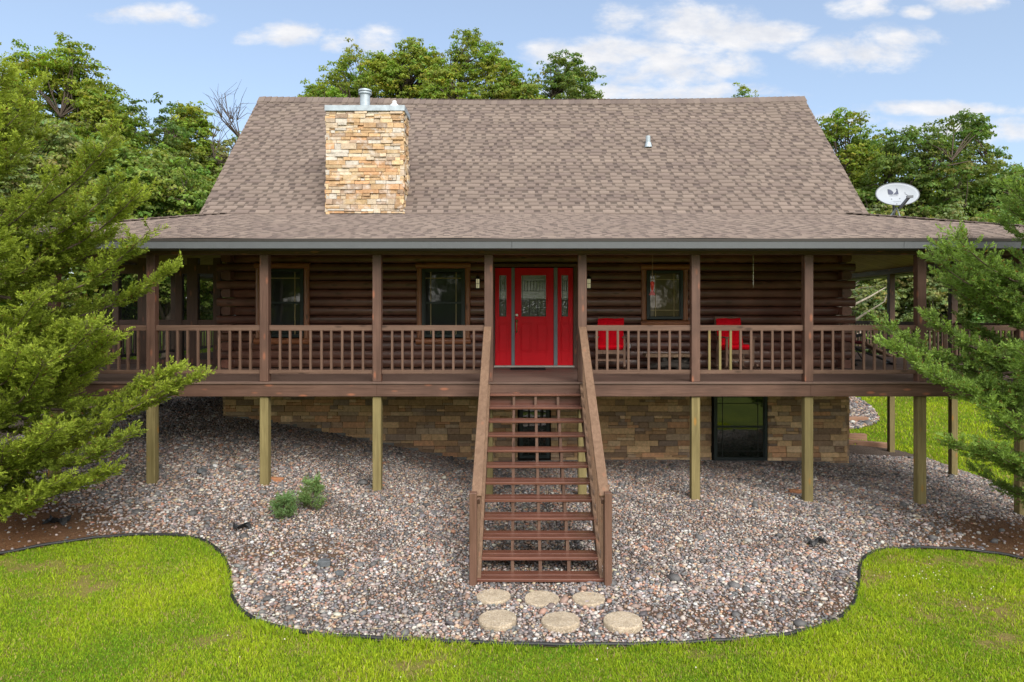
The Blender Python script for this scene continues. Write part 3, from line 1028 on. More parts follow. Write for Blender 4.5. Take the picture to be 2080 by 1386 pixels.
# gable ends
for xg in (HX0 + .02, HX1 - .14):
    mb = MB().extrude([(YW + .05, NLOG * LOGH), (YB - .05, NLOG * LOGH), (YB - .05, RZ0 - .1), (RYR, RZR - .2), (YW + .05, RZ0 - .1)], 'X', xg, xg + .12)
    mb.build('gable_wall', 'log_wood_Y', house)

# porch roof: hipped, wrapping front and both sides
YEND = 13.2
LP = math.hypot(JY - EY, 3.17 - EZ)
pc = (JY - EY) / LP
psn = (3.17 - EZ) / LP
pr_ = MB()
tk = .11
zt = .022
pr_.add([(EX0, EY, EZ - zt), (EX1, EY, EZ - zt), (EX1 - 3.47, JY, 3.17 - zt), (EX0 + 3.47, JY, 3.17 - zt),
         (EX0, EY, EZ - zt - tk), (EX1, EY, EZ - zt - tk), (EX1 - 3.47, JY, 3.17 - zt - tk), (EX0 + 3.47, JY, 3.17 - zt - tk)],
        [(0, 1, 2, 3), (7, 6, 5, 4), (0, 4, 5, 1), (2, 6, 7, 3)])
for (xe, xj) in ((EX0, EX0 + 3.47), (EX1, EX1 - 3.47)):
    pr_.add([(xe, EY, EZ - zt), (xe, YEND, EZ - zt), (xj, YEND, 3.17 - zt), (xj, JY, 3.17 - zt),
             (xe, EY, EZ - zt - tk), (xe, YEND, EZ - zt - tk), (xj, YEND, 3.17 - zt - tk), (xj, JY, 3.17 - zt - tk)],
            [(0, 1, 2, 3), (7, 6, 5, 4), (0, 4, 5, 1), (1, 5, 6, 2), (2, 6, 7, 3)])
proof = pr_.build('porch_roof', 'fascia_paint', house)
shingles('porch_shingles', (EX0, EY - .015, EZ), (1, 0, 0), (0, pc, psn), (0, -psn, pc), lambda q: (q * pc, EX1 - EX0 - q * pc), LP, proof, hup=.011, hdn=.005)
shingles('porch_shingles', (EX0 - .015, YEND, EZ), (0, -1, 0), (pc, 0, psn), (-psn, 0, pc), lambda q: (0, YEND - EY - q * pc), LP, proof, hup=.011, hdn=.005)
shingles('porch_shingles', (EX1 + .015, EY, EZ), (0, 1, 0), (-pc, 0, psn), (psn, 0, pc), lambda q: (q * pc, YEND - EY), LP, proof, hup=.011, hdn=.005)
for (xe, sgn) in ((EX0, 1), (EX1, -1)):
    mb = MB()
    N = 30
    for i in range(N):
        t0, t1 = i / N, (i + 1.12) / N
        p = Vector((xe + sgn * 3.47 * t0, EY + 3.47 * t0, EZ + .88 * t0 + .030))
        q = Vector((xe + sgn * 3.47 * min(t1, 1), EY + 3.47 * min(t1, 1), EZ + .88 * min(t1, 1) + .014))
        c = rnd.choice(SHT)
        mb.beam(p, q, .22, .016, col=tuple(k * .9 for k in c))
    mb.build('hip_cap', 'shingle', proof)
mb = MB().box(EX0 - .02, 1.0 - 1.12, EY - .035, EY - .012, 2.125, EZ - .012)
mb.box(-.117, 6.0, EY - .035, EY - .012, 2.125, EZ - .012).box(6.003, EX1 + .02, EY - .035, EY - .012, 2.125, EZ - .012)
mb.box(EX0 - .043, EX0 - .02, EY - .035, YEND, 2.125, EZ - .012).box(EX1 + .02, EX1 + .043, EY - .035, YEND, 2.125, EZ - .012)
mb.build('fascia', 'fascia_paint', proof, bevel=.003)
MB().box(EX0 - .03, EX1 + .03, EY - .042, EY - .0355, EZ - .055, EZ - .014).build('eave_shadow_strip', 'eave_shadow_brown', proof)  # dark strip standing in for the shingle overhang's shadow on the fascia
mb = MB().box(EX0 - .015, EX1 + .015, EY - .01, -.005, 2.13, 2.15)
mb.box(EX0 - .015, -9.11, 0, YEND, 2.13, 2.15).box(9.81, EX1 + .015, 0, YEND, 2.13, 2.15)
mb.build('soffit', 'fascia_paint', proof)
# plank ceiling under the porch roof
for side in ('front', 'left', 'right'):
    mb = MB()
    if side == 'front':
        for i in range(24):
            ya, yb = .16 + i * .12, .16 + i * .12 + .117
            za, zb = EZ - .15 + (ya - EY) * PS, EZ - .15 + (yb - EY) * PS
            xa, xb = -9.0 + (ya - .1), 9.7 - (ya - .1)
            v = rnd.uniform(.8, 1.15)
            mb.add([(xa, ya, za), (xb, ya, za), (xb - .1, yb, zb), (xa + .1, yb, zb), (xa, ya, za + .015), (xb, ya, za + .015), (xb - .1, yb, zb + .015), (xa + .1, yb, zb + .015)],
                   [(0, 1, 2, 3), (7, 6, 5, 4), (0, 4, 5, 1), (1, 5, 6, 2), (2, 6, 7, 3), (3, 7, 4, 0)], (v, v, v))
    else:
        for i in range(104):
            ya = .16 + i * .125
            yb = ya + .122
            xo, xi = (-8.98, -6.2) if side == 'left' else (9.68, 6.88)
            e0 = EX0 if side == 'left' else EX1
            if yb < 3.0:
                xi = xo + (1 if side == 'left' else -1) * max(.12, yb - .12)
            zo, zi = EZ - .15 + abs(xo - e0) * PS, EZ - .15 + abs(xi - e0) * PS
            v = rnd.uniform(.8, 1.15)
            mb.add([(xo, ya, zo), (xi, ya, zi), (xi, yb, zi), (xo, yb, zo), (xo, ya, zo + .015), (xi, ya, zi + .015), (xi, yb, zi + .015), (xo, yb, zo + .015)],
                   [(0, 1, 2, 3), (7, 6, 5, 4), (0, 4, 5, 1), (1, 5, 6, 2), (2, 6, 7, 3), (3, 7, 4, 0)], (v, v, v))
    mb.build('porch_ceiling', 'ceiling_wood', proof)

# stone cladding ---------------------------------------------------
LEDGE = [(1.72 * c[0], 1.57 * c[1], 1.50 * c[2]) for c in ((.30, .215, .125), (.26, .175, .10), (.35, .26, .15), (.22, .16, .11), (.31, .19, .11), (.18, .145, .115), (.38, .30, .19), (.25, .20, .14), (.17, .125, .085))]
CHIM = [tuple(.80 * q for q in c) for c in ((.56, .40, .225), (.60, .45, .275), (.52, .35, .20), (.58, .46, .33), (.43, .28, .16), (.62, .52, .39), (.48, .38, .28), (.54, .36, .20), (.40, .29, .21), (.52, .31, .17), (.58, .53, .46))]


def ledge(mb, u0, u1, z0, z1, place, pal, holes=(), hmin=.07, hmax=.135, lmin=.18, lmax=.50, proud=.022, skip=None):
    z = z0
    while z < z1 - .005:
        h = min(rnd.uniform(hmin, hmax), z1 - z)
        if z1 - z - h < .03: h = z1 - z
        u = u0 - rnd.uniform(0, .2)
        while u < u1:
            l = rnd.uniform(lmin, lmax)
            subs = [(z, h)]
            if h > .085 and rnd.random() < .35:
                q = rnd.uniform(.4, .6); subs = [(z, h * q), (z + h * q, h * (1 - q))]
            for (zz, hh) in subs:
                parts = [(max(u, u0), min(u + l, u1))]
                if len(subs) == 2 and rnd.random() < .6:
                    mcut = u + l * rnd.uniform(.35, .65)
                    parts = [(max(u, u0), min(mcut, u1)), (max(mcut, u0), min(u + l, u1))]
                for (a, b) in parts:
                    segs = [(a, b)]
                    for (ha, hb, hz0, hz1) in holes:
                        if zz + hh > hz0 + .01 and zz < hz1 - .01:
                            ns = []
                            for (p, q) in segs:
                                if q <= ha or p >= hb: ns.append((p, q)); continue
                                if p < ha: ns.append((p, ha))
                                if q > hb: ns.append((hb, q))
                            segs = ns
                    for (p, q) in segs:
                        if q - p < .02: continue
                        if skip and skip((p + q) / 2, zz + hh / 2): continue
                        g = .0025
                        d = rnd.uniform(.0, proud)
                        tl = rnd.uniform(-.006, .006); tt = rnd.uniform(-.006, .006)
                        c = rnd.choice(pal); kx = rnd.uniform(.88, 1.25)
                        c = tuple(x * kx for x in c)
                        co = [(p + g, zz + g, d + tl + tt), (q - g, zz + g, d - tl + tt), (q - g, zz + hh - g, d - tl - tt), (p + g, zz + hh - g, d + tl - tt)]
                        vs = [place(x, zq, dq) for x, zq, dq in co] + [place(x, zq, -.05) for x, zq, dq in co]
                        mb.add(vs, [(0, 1, 2, 3), (7, 6, 5, 4), (0, 4, 5, 1), (1, 5, 6, 2), (2, 6, 7, 3), (3, 7, 4, 0)], c)
            u += l
        z += h
    return mb


B1 = (3.97, 5.13, -1.92, -.55)
B2 = (-.03, .65, -1.88, -.62)
mb = MB()
ledge(mb, HX0 + .0, HX1, -2.45, -.03, lambda u, z, d: (u, YW - .03 - d, z), LEDGE, (B1, B2), skip=lambda u, z: z < float(G(u, 3.05)) - .15)
fst = mb.build('stone_wall', 'ledge_stone', house, bevel=.004)
mb = MB()
ledge(mb, YW - .04, YB, -2.6, -.03, lambda u, z, d: (HX1 + .03 + d, u, z), LEDGE)
ledge(mb, YW - .04, YB, -2.6, -.03, lambda u, z, d: (HX0 - .03 - d, u, z), LEDGE)
mb.build('stone_wall', 'ledge_stone', house, bevel=.004)
mb = MB().box(HX0 + .01, HX1 - .01, YW, YB, -3.2, -.04)
mb.build('basement_core', 'house_core', house)
mb = MB().box(HX0 - .01, HX1 + .03, YW - .075, YW - .025, -3.0, -2.0)
for xa in np.arange(HX0, HX1, .5):
    z = float(G(xa + .25, YW - .05)) + .035
    mb.box(xa, xa + .5, YW - .055, YW - .026, -3.0, z)
mb.build('footing', 'concrete_edge', house)

# chimney -----------------------------------------------------------
CX0, CX1, CY0, CY1, CZT = -3.97, -2.38, 2.96, 3.62, 5.27
chz = lambda y: RZ0 + (y - RY0) * SL
mb = MB()
ledge(mb, CX0, CX1, 3.10, CZT, lambda u, z, d: (u, CY0 - d + .02, z), CHIM, hmin=.06, hmax=.125, lmin=.12, lmax=.38, proud=.045)
ledge(mb, CY0, CY1, 3.10, CZT, lambda u, z, d: (CX1 - .02 + d, u, z), CHIM, hmin=.06, hmax=.125, lmin=.10, lmax=.3, proud=.045)
ledge(mb, CY0, CY1, 3.10, CZT, lambda u, z, d: (CX0 + .02 - d, u, z), CHIM, hmin=.06, hmax=.125, lmin=.10, lmax=.3, proud=.045)
ledge(mb, CX0, CX1, 3.6, CZT, lambda u, z, d: (u, CY1 + d - .02, z), CHIM, hmin=.06, hmax=.125, lmin=.12, lmax=.38, proud=.045)
chim = mb.build('chimney', 'chimney_stone', house, bevel=.006, seg=2)
mb = MB().box(CX0 + .03, CX1 - .03, CY0 + .03, CY1 - .03, 3.0, CZT)
mb.build('chimney_core', 'threshold', chim)
mb = MB().box(CX0 - .02, CX1 + .03, CY0 - .03, CY1 + .03, CZT, CZT + .115)
mb.build('chimney_cap', 'galvanised', chim, bevel=.004)
fx, fy = -3.24, 3.30
zc = CZT + .115
mb = MB().lathe(fx, fy, [(.12, zc), (.105, zc + .03), (.102, zc + .04), (.102, zc + .33), (.135, zc + .335), (.135, zc + .365), (.110, zc + .37), (.112, zc + .385), (.14, zc + .39), (.135, zc + .42), (.07, zc + .445)], 24)
mb.build('flue_pipe', 'galvanised', chim, smooth=False)
vx, vy = -2.62, 3.28
mb = MB().lathe(vx, vy, [(.055, zc), (.055, zc + .05), (.10, zc + .055), (.105, zc + .075), (.085, zc + .105), (.045, zc + .14), (.042, zc + .19), (.02, zc + .195)], 20)
mb.build('vent_cap', 'white_plastic', chim)
mb = MB().box(CX0 + .1, CX1 - .02, CY0 - .06, CY0 + .0, 3.10, 3.165)
mb.build('flashing', 'black_metal', chim)
vp = Vector((2.98, CAMY + 16.1, 0)); vp.z = RZ0 + (vp.y - RY0) * SL
mb = MB().lathe(vp.x, vp.y, [(.055, vp.z - .06), (.055, vp.z + .2), (.045, vp.z + .2)], 16)
mb.lathe(vp.x, vp.y - .03, [(.09, vp.z - .07), (.065, vp.z + .04)], 16)
mb.build('vent_pipe', 'galvanised', mr)

# windows -----------------------------------------------------------
YF = YW - .075


def window(x0, x1, z0, z1, glass, double, log_trim, grille=True):
    fy0 = YF - .035
    w = .055
    mb = MB()
    mb.box(x0, x0 + w, fy0, YW + .02, z0, z1).box(x1 - w, x1, fy0, YW + .02, z0, z1)
    mb.box(x0 + w, x1 - w, fy0, YW + .02, z1 - w, z1).box(x0 + w, x1 - w, fy0, YW + .02, z0, z0 + w)
    s = .022
    i0, i1, j0, j1 = x0 + w, x1 - w, z0 + w, z1 - w
    mb.box(i0, i0 + s, fy0 + .018, YW, j0, j1).box(i1 - s, i1, fy0 + .018, YW, j0, j1)
    if double:
        zm = (z0 + z1) / 2 + .01
        mb.box(i0 + s, i1 - s, fy0 + .012, YW, zm - .02, zm + .02)
    fr = mb.build('window', 'window_frame_paint', house, bevel=.003)
    mb = MB().box(i0 + .005, i1 - .005, fy0 + .04, fy0 + .05, j0 + .005, j1 - .005)
    mb.build('pane', glass, fr)
    if grille:
        gm = 'gold_grille' if log_trim else 'lead_came'
        mb = MB()
        spans = [(j0, (z0 + z1) / 2 - .01), ((z0 + z1) / 2 + .03, j1)] if double else [(j0, j1)]
        for (a, b) in spans:
            for xx in (i0 + .13, i1 - .13):
                mb.box(xx - .006, xx + .006, fy0 + .030, fy0 + .036, a, b)
            for zz in ((a + .13, b - .13) if not double else (a + .13,) if a == j0 else (b - .13,)):
                mb.box(i0, i1, fy0 + .026, fy0 + .030, zz - .006, zz + .006)
        mb.build('grille', gm, fr)
    if log_trim:
        r = .058
        for xx in (x0 - r * .9, x1 + r * .9):
            MB().tube([(xx, YF + .01, z0 - .02), (xx, YF + .01, z1 + .02)], r, 12).build('side_trim', 'trim_wood_Z', fr)
        mb = MB()
        mb.tube([(x0 - .12, YF - .01, z0 - .085), (x1 + .12, YF - .01, z0 - .085)], .066, 12)
        mb.build('sill', 'trim_wood_X', fr)
        mb = MB().tube([(x0 - .12, YF - .01, z1 + .075), (x1 + .12, YF - .01, z1 + .075)], .06, 12)
        mb.build('head_trim', 'trim_wood_X', fr)
    return fr


window(-5.33, -4.44, .63, 2.03, 'window_glass', True, True)
window(-2.01, -1.12, .63, 2.03, 'window_glass', True, True)
w3 = window(2.62, 3.37, 1.0, 2.0, 'blind_glass', False, True)
w3['label'] = 'small window with a tan blind behind the glass'
window(4.0, 5.1, -1.9, -.55, 'basement_glass', True, False)
window(0, .62, -1.86, -.64, 'basement_glass', True, False)

# front door ---------------------------------------------------------
DY = YW - .02
mb = MB().box(-.52, 1.13, DY - .14, DY + .05, .012, .05)
door = mb.build('front_door', 'threshold', house, bevel=.004)


def panel_leaf(mb, x0, x1, z0, z1, y, glass, panels):
    """door slab with real openings: stiles and rails round the glass, and raised panels"""
    gx0, gx1, gz0, gz1 = glass
    mb.box(x0, gx0, y, y + .045, z0, z1).box(gx1, x1, y, y + .045, z0, z1)
    mb.box(gx0, gx1, y, y + .045, z0, gz0).box(gx0, gx1, y, y + .045, gz1, z1)
    m = .03
    for (a, b, c, d) in ((gx0 - m, gx0, gz0 - m, gz1 + m), (gx1, gx1 + m, gz0 - m, gz1 + m), (gx0, gx1, gz0 - m, gz0), (gx0, gx1, gz1, gz1 + m)):
        mb.box(a, b, y - .014, y + .001, c, d)
    for (a, b, c, d) in panels:
        m = .018
        for (p, q, r, s) in ((a, a + m, c, d), (b - m, b, c, d), (a + m, b - m, c, c + m), (a + m, b - m, d - m, d)):
            mb.box(p, q, y - .016, y + .001, r, s)
        mb.box(a + .04, b - .04, y - .014, y + .001, c + .04, d - .04)


def leaded(x0, x1, z0, z1, y, parent, cols):
    mb = MB().box(x0, x1, y + .018, y + .026, z0, z1)
    mb.build('door_glass', 'door_glass', parent)
    mb = MB()
    H = z1 - z0
    t = .0035
    bars_z = [z0 + H * .86, z0 + H * .62, z0 + H * .43]
    for zz in bars_z:
        mb.box(x0, x1, y + .008, y + .016, zz - t, zz + t)
    n = cols * 2 + 1
    for i in range(1, n + 1):
        xx = x0 + (x1 - x0) * i / (n + 1)
        mb.box(xx - t, xx + t, y + .010, y + .018, z0 + H * .62, z0 + H * .86)
    mb.box(x0 + .02, x0 + .02 + 2 * t, y + .010, y + .018, z0, z0 + H).box(x1 - .02 - 2 * t, x1 - .02, y + .010, y + .018, z0, z0 + H)
    for i in range(1, cols):
        xx = x0 + (x1 - x0) * i / cols
        mb.box(xx - t * 2, xx + t * 2, y + .010, y + .018, z0, z0 + H * .43)
    mb.build('came', 'lead_came', parent)
    mb = MB()
    w = (x1 - x0) / cols
    vs, fs = [], []
    NX, NZ = 7 * cols, 22
    for k in range(NZ + 1):        # scrolled bevel glass in the lower part, one rippled sheet
        for i in range(NX + 1):
            e = min(abs((i / 7) % 1), 1 - abs((i / 7) % 1))
            amp = .010 if .12 < e and 1 < k < NZ - 1 else 0
            vs.append((x0 + (x1 - x0) * i / NX, y + .017 - rnd.random() * amp, z0 + H * .42 * k / NZ))
    for k in range(NZ):
        for i in range(NX):
            q = k * (NX + 1) + i
            fs.append((q, q + 1, q + NX + 2, q + NX + 1))
    mb.add(vs, fs)
    mb.build('bevel_glass', 'door_bevel', parent)


m_, t_, o_ = new_mat('door_bevel')
principled(t_, o_, (.10, .12, .11), .08, 1.0)
LY = DY - .085
mb = MB()
panel_leaf(mb, -.095, .705, .052, 2.055, LY, (.04, .548, 1.055, 1.905), [(.01, .255, .33, .925), (.345, .59, .33, .925)])
leaf = mb.build('door_leaf', 'door_red', door, bevel=.003)
leaded(.04, .548, 1.055, 1.905, LY, door, 3)
for (a, b, g0, g1) in ((-.50, -.165, -.415, -.265), (.785, 1.105, .865, 1.005)):
    mb = MB()
    panel_leaf(mb, a, b, .052, 2.055, LY + .005, (g0, g1, 1.055, 1.905), [(a + .055, b - .055, .33, .925)])
    mb.build('sidelight', 'door_red', door, bevel=.003)
    leaded(g0, g1, 1.055, 1.905, LY + .005, door, 1)
mb = MB().box(-.163, -.097, LY - .035, DY + .05, .052, 2.06).box(.707, .783, LY - .035, DY + .05, .052, 2.06)
mb.build('mullion', 'mullion_paint', door, bevel=.004)
for xa, xb in ((-.60, -.503), (1.108, 1.205)):
    MB().box(xa, xb, LY - .05, YW + .02, .0, 2.07).build('door_jamb', 'porch_wood_Z', door, bevel=.004)

mb = MB().box(-.60, 1.205, LY - .055, YW + .02, 2.072, 2.14)
mb.build('door_head', 'porch_wood_X', door, bevel=.004)
hx = -.055
mb = MB().lathe(0, 0, [(.033, 0), (.033, .008), (.02, .014), (.02, .02)], 16)
mb.v = [(hx + v[0], LY - .0 - v[2], 1.085 + v[1]) for v in mb.v]
mb.build('deadbolt', 'nickel', door)
mb = MB().lathe(0, 0, [(.028, 0), (.03, .01), (.012, .03)], 14)
mb.v = [(hx + v[0], LY - v[2], .965 + v[1]) for v in mb.v]
mb.tube([(hx, LY - .02, .965), (hx, LY - .055, .93), (hx, LY - .06, .84), (hx, LY - .05, .76), (hx, LY - .005, .735)], [.009, .012, .010, .010, .016], 8)
mb.build('door_handle', 'brass', door)

# wall lanterns, door mat, outlet box --------------------------------
for i, (lx, lab) in enumerate(((-.85, 'black wall lantern with pale panes beside the window left of the red door'),
                               (1.42, 'black wall lantern with pale panes above the rocking chair by the stairs'))):
    lz = 1.73
    ly = YF - .09
    t = thing('wall_lantern', lab, 'lantern', (lx, YF, lz), 'wall lanterns beside the front door')
    MB().box(lx - .035, lx + .035, ly - .035, ly + .035, lz - .09, lz + .09).build('lantern_glass', 'lantern_glass', t)
    mb = MB()
    for sx in (-1, 1):
        for sy in (-1, 1):
            mb.box(lx + sx * .038 - .005, lx + sx * .038 + .005, ly + sy * .038 - .005, ly + sy * .038 + .005, lz - .095, lz + .095)
    mb.box(lx - .004, lx + .004, ly - .042, ly - .036, lz - .09, lz + .09).box(lx - .04, lx + .04, ly - .0415, ly - .0365, lz - .004, lz + .004)
    mb.box(lx - .048, lx + .048, ly - .048, ly + .048, lz - .115, lz - .095)
    mb.build('lantern_frame', 'black_metal', t)
    mb = MB()
    mb.add([(lx - .06, ly - .06, lz + .096), (lx + .06, ly - .06, lz + .096), (lx + .06, ly + .06, lz + .096), (lx - .06, ly + .06, lz + .096),
            (lx - .02, ly - .02, lz + .15), (lx + .02, ly - .02, lz + .15), (lx + .02, ly + .02, lz + .15), (lx - .02, ly + .02, lz + .15)],
           [(3, 2, 1, 0), (4, 5, 6, 7), (0, 1, 5, 4), (1, 2, 6, 5), (2, 3, 7, 6), (3, 0, 4, 7)])
    mb.tube([(lx, ly, lz + .15), (lx, ly + .02, lz + .19), (lx, YF + .0, lz + .13)], .009, 6)
    mb.box(lx - .03, lx + .03, YF - .012, YF + .004, lz - .03, lz + .15)
    mb.build('lantern_cap', 'black_metal', t)
tag(MB().box(-.18, .52, 2.42, 2.86, .004, .02).build('door_mat', 'mat_black', bevel=.004), 'thin black door mat lying in front of the red door', 'mat')
tag(MB().box(2.235, 2.285, YF - .045, YF + .005, .40, .50).build('outlet_box', 'white_plastic', bevel=.006), 'small white outlet box on the log wall beside the rocking chair', 'outlet')

# ---------------------------------------------------------------- porch
porch = thing('wraparound_porch', 'brown stained wooden porch raised on tall square posts round the house', 'porch', (.3, 1.5, -2.0))
DX0, DX1 = -9.1, 9.8
mb = MB()
for i in range(23):
    y0 = -.065 + i * .1385
    v = rnd.uniform(.85, 1.12)
    if y0 + .134 > YW - .07: break
    xj = rnd.uniform(-5, 5)
    for a, b in ((DX0, xj - .002), (xj + .002, DX1)):
        mb.box(a, b, y0, y0 + .134, -.027, 0, (v * rnd.uniform(.95, 1.05),) * 3)
deck = mb.build('deck_floor', 'deck_board_wood', porch)
for (a, b) in ((DX0, HX0 - .12), (HX1 + .12, DX1)):
    mb = MB()
    for i in range(73):
        y0 = 3.0645 + i * .1385
        v = rnd.uniform(.85, 1.12)
        mb.box(a, b, y0, y0 + .134, -.027, 0, (v, v, v))
    mb.build('deck_floor', 'deck_board_wood', porch)
YD = 13.18
mb = MB().box(DX0 - .02, -2.31, -.04, -.001, -.234, -.028).box(-2.309, 4.72, -.04, -.001, -.234, -.028).box(4.721, DX1 + .02, -.04, -.001, -.234, -.028)
mb.build('rim_board', 'porch_wood_X', porch, bevel=.004)
for xb in (DX0, DX1):
    MB().box(xb - .02, xb + .02, 0, YD, -.234, -.028).build('rim_board', 'porch_wood_Y', porch, bevel=.004)
mb = MB()
for xx in np.arange(DX0 + .3, DX1 - .2, .41):
    mb.box(xx - .019, xx + .019, .002, YW - .12, -.21, -.029)
for yy in np.arange(3.5, YD, .41):
    mb.box(DX0 + .03, HX0 - .12, yy - .019, yy + .019, -.21, -.029).box(HX1 + .12, DX1 - .03, yy - .019, yy + .019, -.21, -.029)
mb.build('joists', 'treated_wood_Y', porch)
# beams carried by the posts
mb = MB().box(DX0, DX1, .0, .14, 2.07, 2.30)
mb.build('roof_beam', 'porch_wood_X', porch, bevel=.005)
for xb in (DX0, DX1 - .14):
    MB().box(xb, xb + .14, .142, YD, 2.15, 2.36).build('roof_beam', 'porch_wood_Y', porch, bevel=.005)
FP = [DX0 + .07, -7.6, -6.0, -4.155, -2.32, -.5, 1.025, 2.87, 4.71, 6.55, 8.2, DX1 - .07]
PW = .07
PY = .07
SP = [2.2, 4.3, 6.9, 9.5, 12.1]
proto_post = MB().box(-PW, PW, -PW, PW, 0, 2.07).build('porch_post', 'porch_wood_Z', porch, bevel=.006)
proto_post.matrix_parent_inverse = Matrix.Translation(-porch.location)
first = True


def put_post(x, y, h):
    global first
    o = proto_post if first else proto_post.copy()
    if not first:
        C.objects.link(o); o.parent = porch; o.matrix_parent_inverse = Matrix.Translation(-porch.location)
    first = False
    o.location = (x, y, 0)
    o.scale = (1, 1, h / 2.07)
    g = float(G(x, y)) - .25
    MB().box(x - PW, x + PW, y - PW, y + PW, g, -.236 if y > .1 else -.030 if False else -.236).build(
        'support_post', 'treated_wood_Z', porch, bevel=.008)


for x in FP:
    put_post(x, PY, 2.07)
for y in SP:
    for x in (DX0 + .07, DX1 - .07):
        put_post(x, y, 2.15)


FARB = MB()


def railing(p, q, name='railing', individual=True):
    """one railing panel between two posts (xy points)"""
    p, q = Vector((*p, 0)), Vector((*q, 0))
    d = (q - p).normalized()
    ax = 'X' if abs(d.x) > .5 else 'Y'
    mb = MB().beam(p + Vector((0, 0, .875)), q + Vector((0, 0, .875)), .04, .09)
    r = mb.build(name, 'rail_wood_' + ax, porch, bevel=.004)
    mb = MB().beam(p + Vector((0, 0, .158)), q + Vector((0, 0, .158)), .04, .065)
    mb.build('bottom_rail', 'rail_wood_' + ax, r, bevel=.004)
    L = (q - p).length
    n = max(2, int(round(L / .165)) - 1)
    off = Vector((-d.y, d.x, 0)) * (-.038 if ax == 'X' else 0)
    if individual:
        for i in range(n):
            c = p + d * (L * (i + 1) / (n + 1)) + d * rnd.uniform(-.006, .006)
            h = .018
            mb = MB().box(c.x - h, c.x + h, c.y - h, c.y + h, .17, .85)
            light = abs(c.x - 3.25) < .35
            b = mb.build('baluster', 'treated_wood_Z' if light else 'rail_wood_Z', r)
    else:
        for i in range(n):
            c = p + d * (L * (i + 1) / (n + 1))
            h = .018
            FARB.box(c.x - h, c.x + h, c.y - h, c.y + h, .17, .85)
    return r


for a, b in zip(FP[:-1], FP[1:]):
    if a == -.5: continue
    inside = -7.7 < a and b < 8.3
    railing((a + PW, .07), (b - PW, .07), individual=inside)
for x in (DX0 + .07, DX1 - .07):
    ys = [PY] + SP
    for a, b in zip(ys[:-1], ys[1:]):
        railing((x, a + PW), (x, b - PW), individual=False)
    railing((x, SP[-1] + PW), (x, YD), individual=False)

FARB.build('baluster', 'porch_wood_Z', porch)['kind'] = 'stuff'

# screened partition on the left side porch
scr = thing('screen_partition', 'dark timber partition with insect screens closing the left side porch', 'screen', (-7.6, 4.1, 0))
mb = MB()
yq = 4.08
for (a, b) in ((-8.95, -8.87), (-8.45, -8.25), (-7.62, -7.47), (-7.36, -7.12), (-6.78, -6.62), (-6.28, -6.17)):
    mb.box(a, b, yq, yq + .12, .0, 2.35)
mb.box(-8.95, -6.17, yq + .004, yq + .116, 2.0, 2.2).box(-8.95, -6.17, yq + .01, yq + .11, .80, .98).box(-8.95, -6.17, yq + .012, yq + .108, .0, .10)
mb.build('frame', 'porch_wood_Z', scr, bevel=.004)
MB().box(-8.95, -6.17, yq + .05, yq + .053, .10, 2.0).build('screen', 'insect_screen', scr)

# ---------------------------------------------------------------- stairs
SX = .255
HW = .725
stairs = thing('front_stairs', 'open brown wooden staircase with two handrails leading up to the porch', 'stairs', (SX, -2.9, -2.15))
RISE, RUN = .1757, .245
mb = MB()


def nose(i):
    return -.2 - RUN * (i - 1)


for i in range(1, 13):
    z = -RISE * i
    y0 = nose(i)
    hw = HW + (.055 if i == 12 else .0)
    yb = min(y0 + .285, -.046)
    tb = MB()
    tb.box(SX - hw, SX + hw, y0, y0 + .137, z - .036, z)
    if yb - y0 > .2:
        tb.box(SX - hw, SX + hw, y0 + .143, yb, z - .036, z)
    tb.build('tread', 'tread_wood', stairs, bevel=.005)
for k, off in enumerate((-HW - .02, -HW * .5 + .02, 0.005, HW * .5, HW + .02)):
    poly = []
    outer = k in (0, 4)
    if outer:
        a, b = (-.045, -.05), (nose(12) - .02, -RISE * 12 + .05)
        poly = [(-.045, -.03), (nose(12) + .05, -RISE * 12 + .0), (nose(12) + .05, -2.17), (nose(12) + .28, -2.17), (-.045, -.42)]
    else:
        pts = []
        for i in range(1, 13):
            z = -RISE * i - .037
            pts += [(nose(i) + .26 if i > 1 else -.046, z), (nose(i) + .02, z)]
        poly = pts + [(nose(12) + .02, -2.22), (nose(12) + .24, -2.22), (-.046, -.52)]
    MB().extrude(poly, 'X', SX + off - .02, SX + off + .02).build('stringer', 'rail_wood_Z' if not outer else 'handrail_wood', stairs)
MB().box(SX - HW, SX + HW, -.075, -.042, -.44, -.236).build('riser_board', 'tread_wood', stairs)
HS = (-1.13 - .90) / (-2.93 - .0)
for s in (-1, 1):
    xh = SX + s * (HW + .045)
    p, q = Vector((xh, -.0, .885)), Vector((xh, -2.93, -1.10))
    hr = MB().beam(p, q, .125, .042).build('handrail', 'handrail_wood', stairs, bevel=.006)
    dz = Vector((0, 0, -.062))
    MB().beam(p + dz + Vector((-s * .02, 0, 0)), q + dz + Vector((-s * .02, 0, 0)), .036, .08).build('handrail_brace', 'rail_wood_Y', hr)
    for i in range(15):
        t = (i + .6) / 15.2
        y = p.y + (q.y - p.y) * t
        zt = p.z + (q.z - p.z) * t - .03
        zb = -RISE * (1 + (-.2 - y) / RUN) - .12
        x = xh + s * .012
        MB().box(x - .018, x + .018, y - .018, y + .018, zb, zt).build('baluster', 'handrail_wood', hr)
    xn = SX + s * (HW + .085)
    MB().box(xn - .044, xn + .044, -2.99, -2.88, -2.32, -1.045).build('newel_post', 'stair_post_wood', stairs, bevel=.006)

